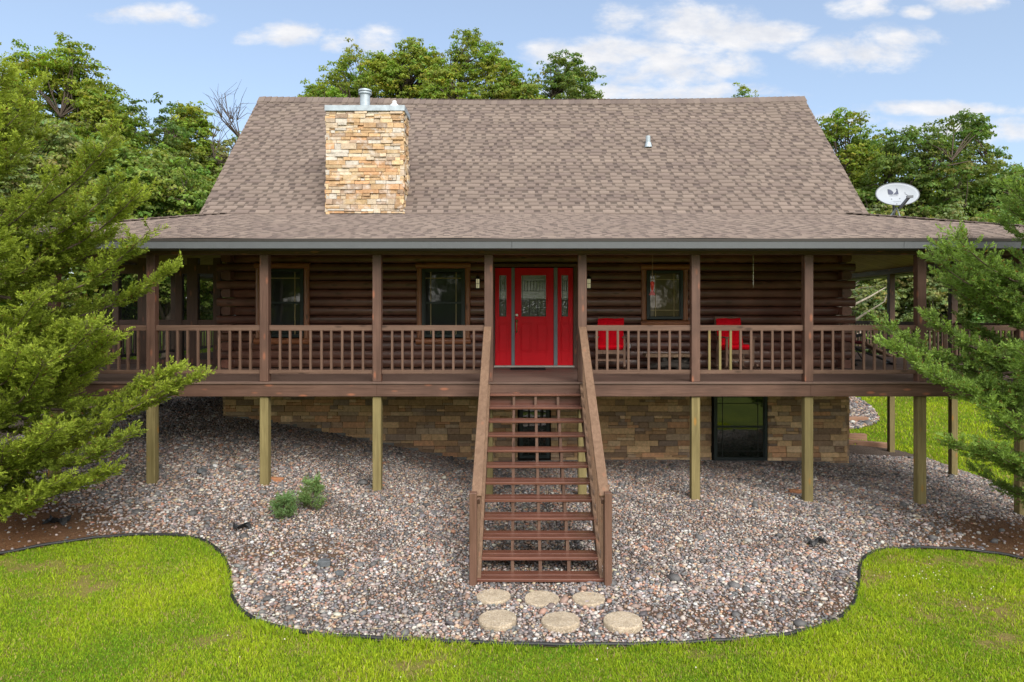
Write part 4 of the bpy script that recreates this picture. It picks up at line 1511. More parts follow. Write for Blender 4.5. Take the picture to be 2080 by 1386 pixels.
# stepping stones
SS = [(1002, 1217, .20, .012, 'round aggregate stepping stone set flush at the left below the bottom step'),
      (1100, 1222, .20, .014, 'round aggregate stepping stone set flush in the middle below the bottom step'),
      (1196, 1222, .19, .012, 'round aggregate stepping stone set flush at the right below the bottom step'),
      (1011, 1268, .205, .040, 'thick round stepping stone at the left beside the grass edge'),
      (1139, 1271, .205, .040, 'thick round stepping stone in the middle beside the grass edge'),
      (1265, 1273, .205, .046, 'thick round stepping stone at the right, farthest out beside the grass edge')]
for (px, py, r, h, lab) in SS:
    x, y = ground_at(px, py)
    z = float(G(x, y))
    mb = MB()
    prof = [(r * .98, -.06), (r, 0), (r, h), (r * .985, h + .012), (r * .95, h + .018)]
    mb.lathe(0, 0, prof, 40)
    jit = [1 + .015 * math.sin(3 * a + px) + .010 * math.sin(7 * a + px) + rnd.uniform(-.012, .008) for a in np.arange(0, 2 * math.pi, 2 * math.pi / 40)]
    mb.v = [(v[0] * jit[i % 40], v[1] * jit[i % 40], v[2]) for i, v in enumerate(mb.v)]
    o = mb.build('stepping_stone', 'aggregate')
    o.location = (x, y, z + .012)
    o.rotation_euler = (rnd.uniform(-.03, .03), rnd.uniform(-.03, .03), rnd.uniform(0, 6))
    tag(o, lab, 'stepping stone', 'stepping stones at the foot of the stairs')


# ---------------------------------------------------------------- porch furniture
def cushion(mb, c, ux, uy, uz, sx, sy, sz, tx=3, ty=3, puff=1.0):
    """tufted pad: grid on both faces with quilting dips"""
    c, ux, uy, uz = Vector(c), Vector(ux), Vector(uy), Vector(uz)
    N = 18
    vs, fs = [], []
    for side in (1, -1):
        for j in range(N + 1):
            for i in range(N + 1):
                a, b = i / N * 2 - 1, j / N * 2 - 1
                edge = (max(0, 1 - abs(a) ** 6) ** .5) * (max(0, 1 - abs(b) ** 6) ** .5)
                q = .72 + .28 * abs(math.sin((a + 1) / 2 * math.pi * tx)) ** .5 * abs(math.sin((b + 1) / 2 * math.pi * ty)) ** .5
                k = 1 + .02 * math.sin(5 * a + 3 * b)
                vs.append(c + ux * (a * sx / 2 * k) + uy * (b * sy / 2 * k) + uz * (side * sz / 2 * edge * q))
    M = (N + 1) ** 2
    for side in (0, 1):
        for j in range(N):
            for i in range(N):
                k = side * M + j * (N + 1) + i
                fs.append((k, k + 1, k + N + 2, k + N + 1))
    mb.add(vs, fs)


def rocker(loc, rz, lab):
    t = thing('rocking_chair', lab, 'chair', (0, 0, 0), 'rocking chairs on the porch')
    w = .27
    for s in (-1, 1):
        pts = [(s * w, -.42 + .84 * k / 10, .022 + .10 * (k / 10 * 2 - 1) ** 2) for k in range(11)]
        mb = MB()
        for a, b in zip(pts[:-1], pts[1:]):
            mb.beam(a, b, .035, .04)
        mb.build('rocker', 'rocker_wood', t)
        mb = MB().beam((s * w, -.22, .05), (s * w, -.24, .64), .04, .04, (1, 0, 0))
        mb.build('front_leg', 'rocker_wood', t)
        mb = MB().beam((s * w, .22, .05), (s * w, .20, .50), .04, .04, (1, 0, 0)).beam((s * w * .9, .20, .36), (s * w * .9, .40, 1.05), .04, .035, (1, 0, 0))
        mb.build('back_post', 'rocker_wood', t)
        mb = MB().box(s * w - .045, s * w + .045, -.30, .30, .64, .662)
        mb.build('armrest', 'rocker_wood', t, bevel=.008)
    mb = MB()
    for k in range(7):
        y = -.24 + k * .072
        mb.box(-w, w, y, y + .05, .385 - k * .008, .403 - k * .008)
    mb.build('seat', 'rocker_wood', t)
    mb = MB().box(-w, w, -.245, -.215, .33, .382).box(-w, w, -.235, -.215, .19, .225).box(-w, w, .2, .22, .19, .225)
    mb.build('seat_rail', 'rocker_wood', t)
    mb = MB()
    for k in range(5):
        x = -.18 + k * .09
        mb.beam((x, .225, .40), (x, .385, .98), .05, .014, (0, -1, 0))
    mb.beam((-w * .92, .39, 1.0), (w * .92, .39, 1.0), .02, .1, (0, 0, 1)).beam((-w * .9, .24, .45), (w * .9, .24, .45), .02, .05)
    mb.build('backrest', 'rocker_wood', t)
    mb = MB()
    cushion(mb, (0, -.02, .445), (1, 0, 0), (0, 1, -.08), (0, .08, 1), .52, .48, .12, 3, 3)
    mb.build('seat_cushion', 'cushion_red', t, smooth=True)
    mb = MB()
    dv = Vector((0, .20, .70)).normalized()
    nv = Vector((0, -.70, .20)).normalized()
    cushion(mb, Vector((0, .24, .74)), (1, 0, 0), dv, nv, .52, .58, .10, 3, 4)
    mb.build('back_cushion', 'cushion_red', t, smooth=True)
    t.location = loc
    t.rotation_euler = (0, 0, rz)
    return t


rocker((1.80, 2.42, 0), R(-8), 'wooden rocking chair with red cushions beside the stairs under the lantern')
rocker((4.26, 2.45, 0), R(7), 'wooden rocking chair with red cushions standing right of the driftwood bench')

# live edge bench on a root base
bench = thing('driftwood_bench', 'low live edge wooden bench on a dark root base between the rocking chairs', 'bench', (3.05, 2.6, 0))
mb = MB()
N = 16
top, bot = [], []
for i in range(N + 1):
    x = 2.5 + 1.1 * i / N
    top.append((x, 2.42 + .04 * math.sin(i * 1.3) + .03 * math.sin(i * 3.1)))
for i in range(N, -1, -1):
    x = 2.5 + 1.1 * i / N
    top.append((x, 2.80 + .03 * math.sin(i * 1.7)))
mb.extrude(top, 'Z', .245, .315)
mb.build('bench_top', 'live_edge_wood', bench, bevel=.015)
mb = MB()
for i in range(12):
    a = rnd.uniform(2.6, 3.5)
    b = a + rnd.uniform(-.35, .35)
    y0, y1 = rnd.uniform(2.42, 2.78), rnd.uniform(2.42, 2.78)
    mb.tube([(a, y0, .008), (a * .6 + b * .4 + rnd.uniform(-.1, .1), (y0 + y1) / 2, .12), (b, y1, .25)], [rnd.uniform(.05, .075), .05, .06], 8)
mb.tube([(2.55, 2.5, .05), (2.9, 2.42, .12), (3.3, 2.5, .07), (3.5, 2.55, .14)], [.05, .06, .07, .05], 8)
mb.build('root_base', 'root_wood', bench, smooth=True)

# hummingbird feeder
fx, fy = 1325, 12.2
p = at(1325, 600, 12.3)
fd = thing('hummingbird_feeder', 'red hourglass hummingbird feeder hanging in front of the small window', 'bird feeder', p)
mb = MB().lathe(p.x, p.y, [(.03, p.z + .15), (.036, p.z + .225), (.03, p.z + .235), (.012, p.z + .245)], 16).lathe(p.x, p.y, [(.018, p.z + .085), (.03, p.z + .149)], 16)
mb.build('bottle', 'feeder_red', fd, smooth=False)
mb = MB().lathe(p.x, p.y, [(.052, p.z), (.055, p.z + .012), (.04, p.z + .04), (.018, p.z + .083)], 16)
mb.build('base_dish', 'feeder_clear', fd)
ceil_z = EZ - .15 + (p.y - EY) * PS
mb = MB().tube([(p.x, p.y, p.z + .245), (p.x + .004, p.y, p.z + .45), (p.x, p.y, ceil_z)], .006, 6)
mb.build('cord', 'tan_board', fd)
p = at(1530, 583, 12.4)
wc = thing('hanging_chain', 'thin silver chain with a hook hanging from the porch ceiling', 'chain', p)
ceil_z = EZ - .15 + (p.y - EY) * PS
mb = MB()
z = p.z + .03
k = 0
while z < ceil_z - .002:
    z2 = min(z + .045, ceil_z)
    mb.tube([(p.x + .003 * math.sin(k * 9), p.y, z), (p.x, p.y + .003 * math.cos(k * 7), z2)], [.006, .004] if k % 2 else [.004, .0065], 6)
    z = z2; k += 1
mb.build('chain', 'nickel', wc)
mb = MB().tube([(p.x, p.y, p.z + .03), (p.x + .012, p.y, p.z + .01), (p.x + .006, p.y, p.z - .012), (p.x - .012, p.y, p.z - .006)], .0045, 6)
mb.build('hook', 'nickel', wc)

# folding exercise bench on the right side deck
p = Vector((7.35, 3.9, 0))
ex = thing('exercise_bench', 'black framed exercise bench with dark red pad and tan slanted board', 'bench', p)
mb = MB().tube([(p.x - .15, p.y - .35, .03), (p.x - .15, p.y + .35, .03)], .03, 8).tube([(p.x - .15, p.y, .03), (p.x - .18, p.y, .42)], .032, 8)
mb.tube([(p.x - .15, p.y, .06), (p.x + .05, p.y - .02, .10), (p.x + .16, p.y - .05, .08)], .022, 8)
mb.tube([(p.x - .18, p.y, .42), (p.x + .75, p.y, .06)], .026, 8).tube([(p.x + .75, p.y - .25, .03), (p.x + .75, p.y + .25, .03)], .026, 8)
mb.tube([(p.x - .15, p.y - .1, .50), (p.x + .10, p.y - .1, .12)], .014, 8)
mb.build('frame', 'black_metal', ex, smooth=True)
mb = MB()
cushion(mb, (p.x - .06, p.y, .50), (1, 0, -.12), (0, 1, 0), (.12, 0, 1), .40, .34, .09, 1, 1)
mb.build('seat_pad', 'dark_red_vinyl', ex, smooth=True)
MB().beam((p.x + .16, p.y, .49), (p.x + .72, p.y, .19), .30, .05).build('back_board', 'tan_board', ex, bevel=.012)
MB().tube([(p.x - .16, p.y - .2, .62), (p.x + .06, p.y - .16, .66)], .035, 8).tube([(p.x - .18, p.y, .42), (p.x - .16, p.y - .1, .62)], .018, 8).build('roller', 'black_plastic', ex)

# ---------------------------------------------------------------- satellite dish
dc = at(1820, 399, 14.7)
sd = thing('satellite_dish', 'grey oval satellite dish on a tripod mount above the right porch roof', 'satellite dish', (dc.x, dc.y, 2.9))
dn = Vector((-.10, -.86, .42)).normalized()          # the way the dish faces
du = Vector((1, 0, 0)); du = (du - dn * du.dot(dn)).normalized()
dv = dn.cross(du) * -1
if dv.z < 0: dv = -dv
A, B = .435, .285
vs, fs = [], []
NR, NA = 8, 48


def dish_p(r, a, back=0.0):
    return dc + du * (A * r * math.cos(a)) + dv * (B * r * math.sin(a)) + dn * (.085 * r * r) - dn * back


for back in (0.0, .012):
    for i in range(NR + 1):
        r = max(i / NR, .001)
        vs += [dish_p(r, 2 * math.pi * k / NA, back) for k in range(NA)]
M = (NR + 1) * NA
for sgn in (0, 1):
    for i in range(NR):
        for k in range(NA):
            fs.append((sgn * M + i * NA + k, sgn * M + i * NA + (k + 1) % NA, sgn * M + (i + 1) * NA + (k + 1) % NA, sgn * M + (i + 1) * NA + k))
for k in range(NA):
    fs.append((NR * NA + k, NR * NA + (k + 1) % NA, M + NR * NA + (k + 1) % NA, M + NR * NA + k))
mb = MB(); mb.add(vs, fs)
dish = mb.build('reflector', 'dish_grey', sd, smooth=True)
mb = MB()
mb.tube([dish_p(1.0, 2 * math.pi * k / NA, .006) for k in range(NA + 1)], .009, 6)
mb.build('rim', 'arm_grey', dish)


def on_dish(px, py, lift=.006):
    """point of the reflector at a place on its face, in metres right and up of its centre"""
    a, b = px / A, py / B
    r = math.hypot(a, b)
    return dish_p(r, math.atan2(b, a)) + dn * lift


def patch(mb, pts):
    base = [on_dish(*q) for q in pts]
    n = len(base)
    mb.add(base + [q - dn * .004 for q in base], [tuple(range(n)), tuple(range(2 * n - 1, n - 1, -1))] + [(i, (i + 1) % n, (i + 1) % n + n, i + n) for i in range(n)])


mb = MB()
lx, ly, ls = -.148, .045, .105
D = [(lx, ly), (lx, ly + ls * 1.15)]
D += [(lx + .115 * math.sin(a), ly + ls * (.12 + 1.03 * math.cos(a))) for a in (.35, .7, 1.05, 1.35)]
D += [(lx + .085, ly)]
patch(mb, D)
patch(mb, [(lx + .098, ly), (lx + .165, ly + .055), (lx + .182, ly + .095), (lx + .175, ly + .125), (lx + .2, ly + .118), (lx + .205, ly + .08), (lx + .207, ly)])
mb.build('logo', 'logo_navy', dish)


def dish_text(txt, size, px, py, mat, name):
    cu = bpy.data.curves.new(name, 'FONT')
    cu.body = txt; cu.size = size; cu.align_x = 'CENTER'; cu.extrude = .001
    cu.materials.append(MATS[mat])
    tmp = bpy.data.objects.new(name, cu)
    C.objects.link(tmp)
    bpy.context.view_layer.update()
    me = bpy.data.meshes.new_from_object(tmp.evaluated_get(bpy.context.evaluated_depsgraph_get()))
    bpy.data.objects.remove(tmp)
    o = bpy.data.objects.new(name, me)
    C.objects.link(o)
    M3 = Matrix((du, dv, dn)).transposed()
    pos = on_dish(px, py, .010)
    o.parent = dish
    o.matrix_parent_inverse = Matrix.Identity(4)
    o.matrix_basis = Matrix.Translation(pos) @ M3.to_4x4()
    return o


dish_text('DIRECTV', .048, lx + .105, .002, 'logo_pale', 'lettering')
dish_text('SlimLine', .045, -.02, -.165, 'logo_pale', 'lettering')
mb = MB()
for q in ((-.11, -.075), (.055, -.07), (-.06, -.235)):
    c = on_dish(*q)
    mb.lathe(c.x, c.y, [(.008, c.z - .008), (.008, c.z + .008)], 8)
mb.build('bolt', 'arm_grey', dish)
foot = Vector((dc.x + .0, dc.y + .12, EZ + (EX1 - dc.x) * PS + .02))
low = dc - dv * B + dn * .02
lnb = at(1847, 400, 14.25)
mb = MB().beam(low - dv * .03, lnb, .04, .055).beam(lnb - du * .05, lnb + du * .07, .05, .05)
mb.tube([lnb, lnb + dv * .05 - du * .03, lnb + dv * .07 - du * .06, lnb + dv * .12 - du * .06], .006, 6)
mb.build('feed_arm', 'arm_grey', sd)
mb = MB().tube([dc - dn * .03, dc - dn * .12 - Vector((0, 0, .1)), foot], .026, 8)
mb.build('mast', 'arm_grey', sd)
mb = MB()
hub = dc - dn * .1 - dv * .22
for off in ((-.26, -.05), (.22, -.1), (.05, .35)):
    q = Vector((foot.x + off[0], foot.y + off[1], 0)); q.z = EZ + (EX1 - q.x) * PS + .02
    mb.tube([hub, q], .014, 6)
mb.build('brace', 'galvanised', sd)

# ---------------------------------------------------------------- small things on the gravel
def slab(px, py, w, d, h, lab, mat='flat_slate', name='flat_rock', cat='rock', rz=None, group=None):
    x, y = ground_at(px, py)
    n = 9
    pts = [(w / 2 * math.cos(2 * math.pi * k / n) * rnd.uniform(.75, 1.1), d / 2 * math.sin(2 * math.pi * k / n) * rnd.uniform(.75, 1.1)) for k in range(n)]
    mb = MB().extrude(pts, 'Z', -.02, h)
    o = mb.build(name, mat, bevel=.008)
    o.location = (x, y, float(G(x, y)) + .03)
    o.rotation_euler = (rnd.uniform(-.15, .15) + .12, rnd.uniform(-.15, .15), rnd.uniform(0, 3) if rz is None else rz)
    return tag(o, lab, cat, group)


slab(410, 962, .24, .17, .04, 'dark flat rock on the gravel right of the leftmost support post', group='flat rocks on the gravel')
slab(658, 1152, .20, .17, .05, 'grey blue flat rock in the middle of the gravel below the small shrubs', group='flat rocks on the gravel')
slab(690, 1170, .14, .1, .03, 'small dark flat rock just right of the grey blue rock', group='flat rocks on the gravel')


def scrap(px, py, lab, s=1.0):
    x, y = ground_at(px, py)
    mb = MB()
    N = 7
    vs, fs = [], []
    for j in range(N):
        for i in range(N):
            a, b = i / (N - 1) - .5, j / (N - 1) - .5
            vs.append((a * .30 * s + rnd.uniform(-.02, .02), b * .13 * s + rnd.uniform(-.02, .02), .05 * s * math.sin(a * 7 + b * 4) * math.cos(b * 6) + .03 + rnd.uniform(0, .04)))
    M = len(vs)
    vs += [(v[0], v[1], v[2] - .004) for v in vs]
    for q in (0, M):
        for j in range(N - 1):
            for i in range(N - 1):
                k = q + j * N + i
                fs.append((k, k + 1, k + N + 1, k + N))
    mb.add(vs, fs)
    o = mb.build('fabric_scrap', 'black_plastic')
    o.location = (x, y, float(G(x, y)) + .02)
    o.rotation_euler = (0, 0, rnd.uniform(-.5, .5))
    tag(o, lab, 'fabric scrap', 'black scraps on the gravel')


scrap(117, 1067, 'crumpled black weed fabric scrap on the brown litter at the left', 1.0)
scrap(492, 1079, 'small black weed fabric scrap on the gravel near the lawn curve', .7)
scrap(1660, 1110, 'black weed fabric scrap on the gravel near the right lawn corner', .9)
for (px, py, lab) in ((562, 978, 'orange brick half buried beside the second support post from the left'),
                      (1617, 1003, 'orange brick half buried left of a support post by the basement window')):
    x, y = ground_at(px, py)
    o = MB().box(-.11, .11, -.05, .05, -.04, .03).build('clay_brick', 'clay_brick', bevel=.008)
    o.location = (x, y, float(G(x, y)) + .03)
    o.rotation_euler = (.05, .04, rnd.uniform(-.3, .3))
    tag(o, lab, 'brick', 'bricks in the gravel')
x, y = ground_at(1752, 905)
o = MB().box(-.65, .65, -.09, .09, -.12, .07).build('landscape_timber', 'timber_wood', bevel=.01)
o.location = (x, y, float(G(x, y)) + .05); o.rotation_euler = (0, .03, R(-18))
tag(o, 'reddish landscape timber lying along the gravel edge beyond the basement corner', 'timber', 'landscape timbers')
x, y = ground_at(1725, 893)
o = MB().box(-.5, .5, -.09, .09, -.12, .10).build('landscape_timber', 'timber_wood', bevel=.01)
o.location = (x, y + .1, float(G(x, y)) + .05); o.rotation_euler = (0, 0, R(-4))
tag(o, 'short landscape timber close against the basement corner', 'timber', 'landscape timbers')
x, y = ground_at(1733, 857)
o = MB().box(-.45, .45, -.11, .11, -.1, .12).build('landscape_timber', 'timber_wood', bevel=.01)
o.location = (x, y, float(G(x, y)) + .04)
tag(o, 'weathered timber lying in the far pebble patch behind the house', 'timber', 'landscape timbers')


# ---------------------------------------------------------------- vegetation
def tree_mesh(seed, H, Rx, crown_lo, clump_r, leaf, base_col, sparse=0.0, lobes=6, trunk_r=.22, bare=False, dens=1.0, nbare=16):
    """tapered trunk, limbs to every clump, leaves in the clumps; true metres"""
    rs = np.random.default_rng(seed)
    rr = random.Random(seed)
    mb = MB()
    hz = (H - crown_lo) / 2
    cz = crown_lo + hz
    area = 4 * math.pi * ((2 * (Rx * hz) ** 1.6 + (Rx * Rx) ** 1.6) / 3) ** (1 / 1.6)
    nclump = nbare if bare else int(min(300, max(24, area / (clump_r ** 2 * (1.15 + 1.5 * sparse)))))
    lob = []
    for k in range(lobes):
        d = Vector((rs.normal(), rs.normal(), rs.normal() * .8 + .35)).normalized()
        lob.append((d, rr.uniform(.6, 1.0)))
    cl = []
    tries = 0
    while len(cl) < nclump and tries < 20000:
        tries += 1
        d = rs.normal(0, 1, 3); d /= np.linalg.norm(d)
        rad = .60
        for (lv, lk) in lob:
            dt = lv.x * d[0] + lv.y * d[1] + lv.z * d[2]
            rad = max(rad, .60 + .42 * lk * max(0, dt) ** 5)
        q = rad * (1 - abs(rs.normal(0, .16 + .10 * sparse)))
        if q < .2: continue
        p = np.array([d[0] * Rx * q, d[1] * Rx * q, cz + d[2] * hz * q])
        p[2] = min(p[2], H - clump_r * .6)
        cl.append(p)
    cl = np.array(cl)
    top = max(c[2] for c in cl)
    cl[:, 2] += (H - clump_r * .55 - top)
    lean = (rr.uniform(-.3, .3), rr.uniform(-.3, .3))
    tp = []
    for i in range(7):
        t = i / 6
        tp.append(Vector((lean[0] * t * t + .12 * math.sin(t * 5 + seed), lean[1] * t * t + .1 * math.sin(t * 4), -.3 + (crown_lo + hz * 1.1 + .3) * t)))
    mb.tube(tp, [trunk_r * (1.25 if i == 0 else 1 - .75 * i / 6) for i in range(7)], 9)
    az0 = rr.uniform(0, 6)
    limbs = []
    tstart = max(.30, crown_lo * .8 / (crown_lo + hz * 1.1))
    for i in range(10):
        t = tstart + (.94 - tstart) * i / 10
        b = tp[0].lerp(tp[-1], t)
        a = az0 + i * 2.4
        e = Vector((math.cos(a) * Rx * rr.uniform(.4, .7), math.sin(a) * Rx * rr.uniform(.4, .7), 0))
        e.z = min(b.z + hz * rr.uniform(.3, .8), H * .93)
        m = b.lerp(e, .5) + Vector((rr.uniform(-.3, .3), rr.uniform(-.3, .3), hz * .1))
        r0 = trunk_r * (.55 - .3 * t)
        pts = [b, b.lerp(m, .6) + Vector((0, 0, .05)), m, m.lerp(e, .6), e]
        mb.tube(pts, [r0, r0 * .8, r0 * .6, r0 * .42, r0 * .2], 6)
        limbs.append(pts)
    nodes = [p for L in limbs for p in L[1:]] + tp[3:]
    for c in cl:
        cv = Vector(c)
        b = min(nodes, key=lambda p: (p - cv).length + (2 if p.z > cv.z else 0))
        m = b.lerp(cv, .55) + Vector((rr.uniform(-.2, .2), rr.uniform(-.2, .2), rr.uniform(-.05, .25)))
        mb.tube([b, m, cv], [trunk_r * .16, trunk_r * .10, trunk_r * .05], 4, cap=False)
        if bare:
            for _ in range(4):
                e = cv + Vector((rr.uniform(-1, 1), rr.uniform(-1, 1), rr.uniform(-.2, 1))) * clump_r
                mb.tube([m, cv.lerp(e, .4) + Vector((rr.uniform(-.1, .1), 0, rr.uniform(-.1, .1))), e], [trunk_r * .08, trunk_r * .055, trunk_r * .02], 4, cap=False)
    if bare:
        return mb, None
    P, Nn, S, Cc = [], [], [], []
    bc = np.array(base_col)
    for c in cl:
        r = clump_r * rs.uniform(.6, 1.2)
        k = int(dens * 2.6 * (r / leaf) ** 2 * rs.uniform(.7, 1.2))
        nsub = 8
        subs = rs.normal(0, 1, (nsub, 3)) * np.array([.52, .52, .34]) * r
        w = rs.integers(0, nsub, k)
        g = rs.normal(0, 1, (k, 3))
        g /= np.linalg.norm(g, axis=1, keepdims=True)
        g[:, 2] = np.where(g[:, 2] < -.2, -g[:, 2] * .6, g[:, 2])
        rad = r * .42 * rs.uniform(.55, 1.1, (k, 1))
        off = subs[w] + g * rad * np.array([1, 1, .72])
        P.append(c + off)
        Nn.append(g * .9 + off / r * .4 + np.array([0, 0, .35]) + rs.normal(0, .45, (k, 3)))
        S.append(leaf * np.exp(rs.normal(0, .22, k)))
        tint = np.exp(rs.normal(0, .12)) * np.array([np.exp(rs.normal(0, .12)), 1, np.exp(rs.normal(0, .1))])
        Cc.append(bc * tint * np.exp(rs.normal(0, .18, (k, 1))) * np.exp(rs.normal(0, .08, (k, 3))))
    P = np.concatenate(P); Nn = np.concatenate(Nn); S = np.concatenate(S); Cc = np.clip(np.concatenate(Cc), .004, .5)
    return mb, leaf_quads(P, Nn, S, .62, Cc)


# kind of tree: share of the height where the crown starts, clump radius, leaf, colour, sparseness
KIND = {
    'oak': (.30, .62, .066, (.185, .250, .045), .15, 7, .24),
    'tall': (.28, .60, .062, (.200, .265, .042), .10, 8, .22),
    'open': (.42, .60, .062, (.135, .200, .046), .9, 9, .19),
    'dense': (.06, .70, .072, (.185, .270, .066), .0, 7, .2),
    'dusty': (.12, .60, .064, (.260, .300, .105), .3, 8, .18),
    'lime': (.10, .66, .090, (.330, .370, .018), .1, 7, .18),
}
_seed = [100]


def tree(name, key, px, ytop, d, wpx, label, group, cat='tree', world=None):
    if world:
        x, y, H, w = world
        g = float(G(x, y))
    else:
        x = (px - PX0) * d / F
        y = CAMY + d
        g = float(G(x, y))
        H = max(1.2, CAMZ + (PY0 - ytop) * d / F - g)
        w = wpx * d / F / 2 * 1.12
    lo, cr, lf, col, sp, lb, tr = KIND[key]
    lo = max(lo * H, H - 4.2 * w) if key != 'dense' else lo * H
    if not world and d < 29: lf *= .86
    if world: lf *= 2.0; cr *= 1.7
    _seed[0] += 1
    cr *= min(1.0, .45 + .2 * w)
    mb, lv = tree_mesh(_seed[0], H, w, lo, cr, lf, col, sp, lb, tr * min(1.2, .3 + H / 14))
    r = thing(name, label, cat, (x, y, g), group)
    to = mb.build('trunk', 'bark_wood', None, smooth=True)
    co = npmesh('crown', lv[0], lv[1], 'leaf', lv[2])
    for o in (to, co):
        o.parent = r
        o.matrix_parent_inverse = Matrix.Identity(4)
    return r


GL, GC, GR = 'woodland trees left of the house', 'oaks rising behind the roof', 'woodland trees right of the house'
TREES = [
    ('oak_tree', 'tall', 118, 92, 27, 210, 'tallest tree with a ragged top left of the roof', GL),
    ('oak_tree', 'oak', 10, 165, 25, 210, 'broad tree at the left border rising behind the juniper top', GL),
    ('oak_tree', 'tall', 200, 172, 26, 170, 'bushy topped tree directly right of the tallest left tree', GL),
    ('oak_tree', 'open', 285, 188, 28, 190, 'open branched tree with sky gaps halfway to the roof', GL),
    ('oak_tree', 'tall', 390, 205, 31, 140, 'narrow pale tree beside the bare dead branches', GL),
    ('oak_tree', 'dusty', 455, 262, 32, 140, 'dusty green tree touching the left roof slope', GL),
    ('oak_tree', 'dense', 330, 290, 24, 220, 'dense dark green tree low behind the left porch roof', GL),
    ('oak_tree', 'dense', 210, 270, 23, 220, 'dense dark tree behind the upper part of the left juniper', GL),
    ('oak_tree', 'dense', 445, 345, 26, 170, 'low rounded green tree against the left roof edge', GL),
    ('oak_tree', 'dusty', 90, 235, 22, 220, 'dusty green tree hidden mostly behind the left juniper', GL),
    ('oak_tree', 'dense', -30, 300, 22, 260, 'dark tree cut by the left border behind the juniper', GL),
    ('oak_tree', 'oak', 712, 103, 40, 190, 'round oak above the stone chimney', GC),
    ('oak_tree', 'tall', 782, 100, 42, 140, 'slim oak just right of the flue pipe', GC),
    ('oak_tree', 'oak', 855, 86, 41, 140, 'middle sized oak between the chimney oak and the highest oak', GC),
    ('oak_tree', 'tall', 985, 50, 39, 190, 'highest oak above the middle of the roof ridge', GC),
    ('oak_tree', 'oak', 925, 120, 37, 170, 'low dense oak in front of the highest oak', GC),
    ('oak_tree', 'oak', 1045, 140, 38, 150, 'low oak at the right foot of the highest oak', GC),
    ('oak_tree', 'open', 1160, 105, 40, 165, 'sparse oak with see-through crown against the white cloud', GC),
    ('oak_tree', 'oak', 640, 165, 44, 75, 'small oak tip at the left end of the ridge group', GC),
    ('oak_tree', 'oak', 1505, 182, 55, 110, 'tiny distant oak top peeping over the right part of the ridge', GC),
    ('oak_tree', 'tall', 1705, 228, 33, 130, 'bright green tree touching the right roof slope', GR),
    ('oak_tree', 'oak', 1775, 258, 35, 140, 'round tree between the roof slope and the big dark oak', GR),
    ('oak_tree', 'open', 1880, 232, 30, 250, 'big dark oak with visible forked trunk above the dish', GR),
    ('oak_tree', 'open', 1955, 262, 33, 150, 'sparse dark oak at the right shoulder of the big oak', GR),
    ('oak_tree', 'dense', 2045, 335, 30, 180, 'dense green tree behind the right juniper top', GR),
    ('oak_tree', 'lime', 1880, 365, 38, 160, 'yellow green tree glowing behind the satellite dish', GR),
    ('oak_tree', 'lime', 1960, 375, 36, 120, 'yellow green tree right of the dish arm', GR),
    ('oak_tree', 'dense', 1735, 370, 31, 160, 'dark green tree low beside the right roof edge', GR),
    ('oak_tree', 'dusty', 1815, 405, 29, 160, 'dusty grey green tree behind the dish mount', GR),
    ('oak_tree', 'dusty', 1930, 415, 28, 170, 'dusty green thicket tree right of the dish', GR),
    ('oak_tree', 'dense', 2060, 420, 26, 190, 'dark tree near the right border over the porch corner', GR),
]
for a in TREES:
    tree(*a)
GS_ = 'shrubs beyond the right side porch'
SHR = [(1715, 560, 30, 120, 'dense', 'leafy shrub seen close to the log corner under the right porch roof'),
       (1775, 575, 28, 120, 'dusty', 'pale green shrub seen left of the far right porch post'),
       (1845, 545, 29, 130, 'dense', 'dark shrub seen between the two right porch posts'),
       (1905, 560, 27, 120, 'dusty', 'pale shrub seen right of the corner porch post'),
       (1985, 530, 27, 150, 'dense', 'dark green shrub behind the right juniper branches'),
       (2070, 540, 25, 150, 'dense', 'dark shrub at the right border behind the juniper')]
for (px, yt, d, w, key, lab) in SHR:
    tree('leafy_shrub', key, px, yt, d, w, lab, GS_, cat='shrub')
GLS = 'shrubs beyond the left side porch'
for (px, yt, d, w, key, lab) in [(300, 560, 27, 130, 'dense', 'dark shrub seen through the left screen beside the first porch post'),
                                 (400, 550, 29, 150, 'dusty', 'pale shrub seen through the screen near the log corner'),
                                 (180, 560, 26, 150, 'dense', 'dark shrub behind the left juniper near the side porch'),
                                 (60, 560, 25, 170, 'dense', 'dark shrub at the left border behind the juniper')]:
    tree('leafy_shrub', key, px, yt, d, w, lab, GLS, cat='shrub')


# trees across the lawn, behind the photographer: they are what the window panes mirror
for i, (x, y, h, w, lab) in enumerate([(-62, -82, 15, 11, 'far pale tree'), (-42, -78, 16, 11, 'far low tree'), (-25, -84, 15, 11, 'far round oak'), (-8, -78, 16, 11, 'far broad tree'),
                                       (9, -83, 15, 11, 'far leaning tree'), (26, -78, 16, 11, 'far dark tree'), (43, -84, 15, 11, 'far bushy tree'), (62, -79, 16, 11, 'far spreading tree')]):
    tree('oak_tree', 'dense', 0, 0, 0, 0, lab + ' across the front lawn mirrored in the panes', 'trees across the front lawn', world=(x, y, h, w))
for i in range(9):
    tree('leafy_shrub', 'dense', 0, 0, 0, 0, 'rounded shrub below the far trees across the front lawn', 'shrubs across the front lawn', cat='shrub', world=(-44 + 11 * i, -70 - 2 * (i % 2), 6, 6.5))


# bare dead trees
def bare_tree(label, px, ytop, d, wpx, seed, mat, grp=None):
    x = (px - PX0) * d / F; y = CAMY + d
    g = float(G(x, y))
    H = CAMZ + (PY0 - ytop) * d / F - g
    mb, _ = tree_mesh(seed, H, wpx * d / F / 2, H * .45, .9, .1, (0, 0, 0), sparse=1.0, trunk_r=.16, bare=True)
    r = thing('dead_tree', label, 'tree', (x, y, g), grp)
    o = mb.build('trunk', mat, None, smooth=True)
    o.parent = r
    return r


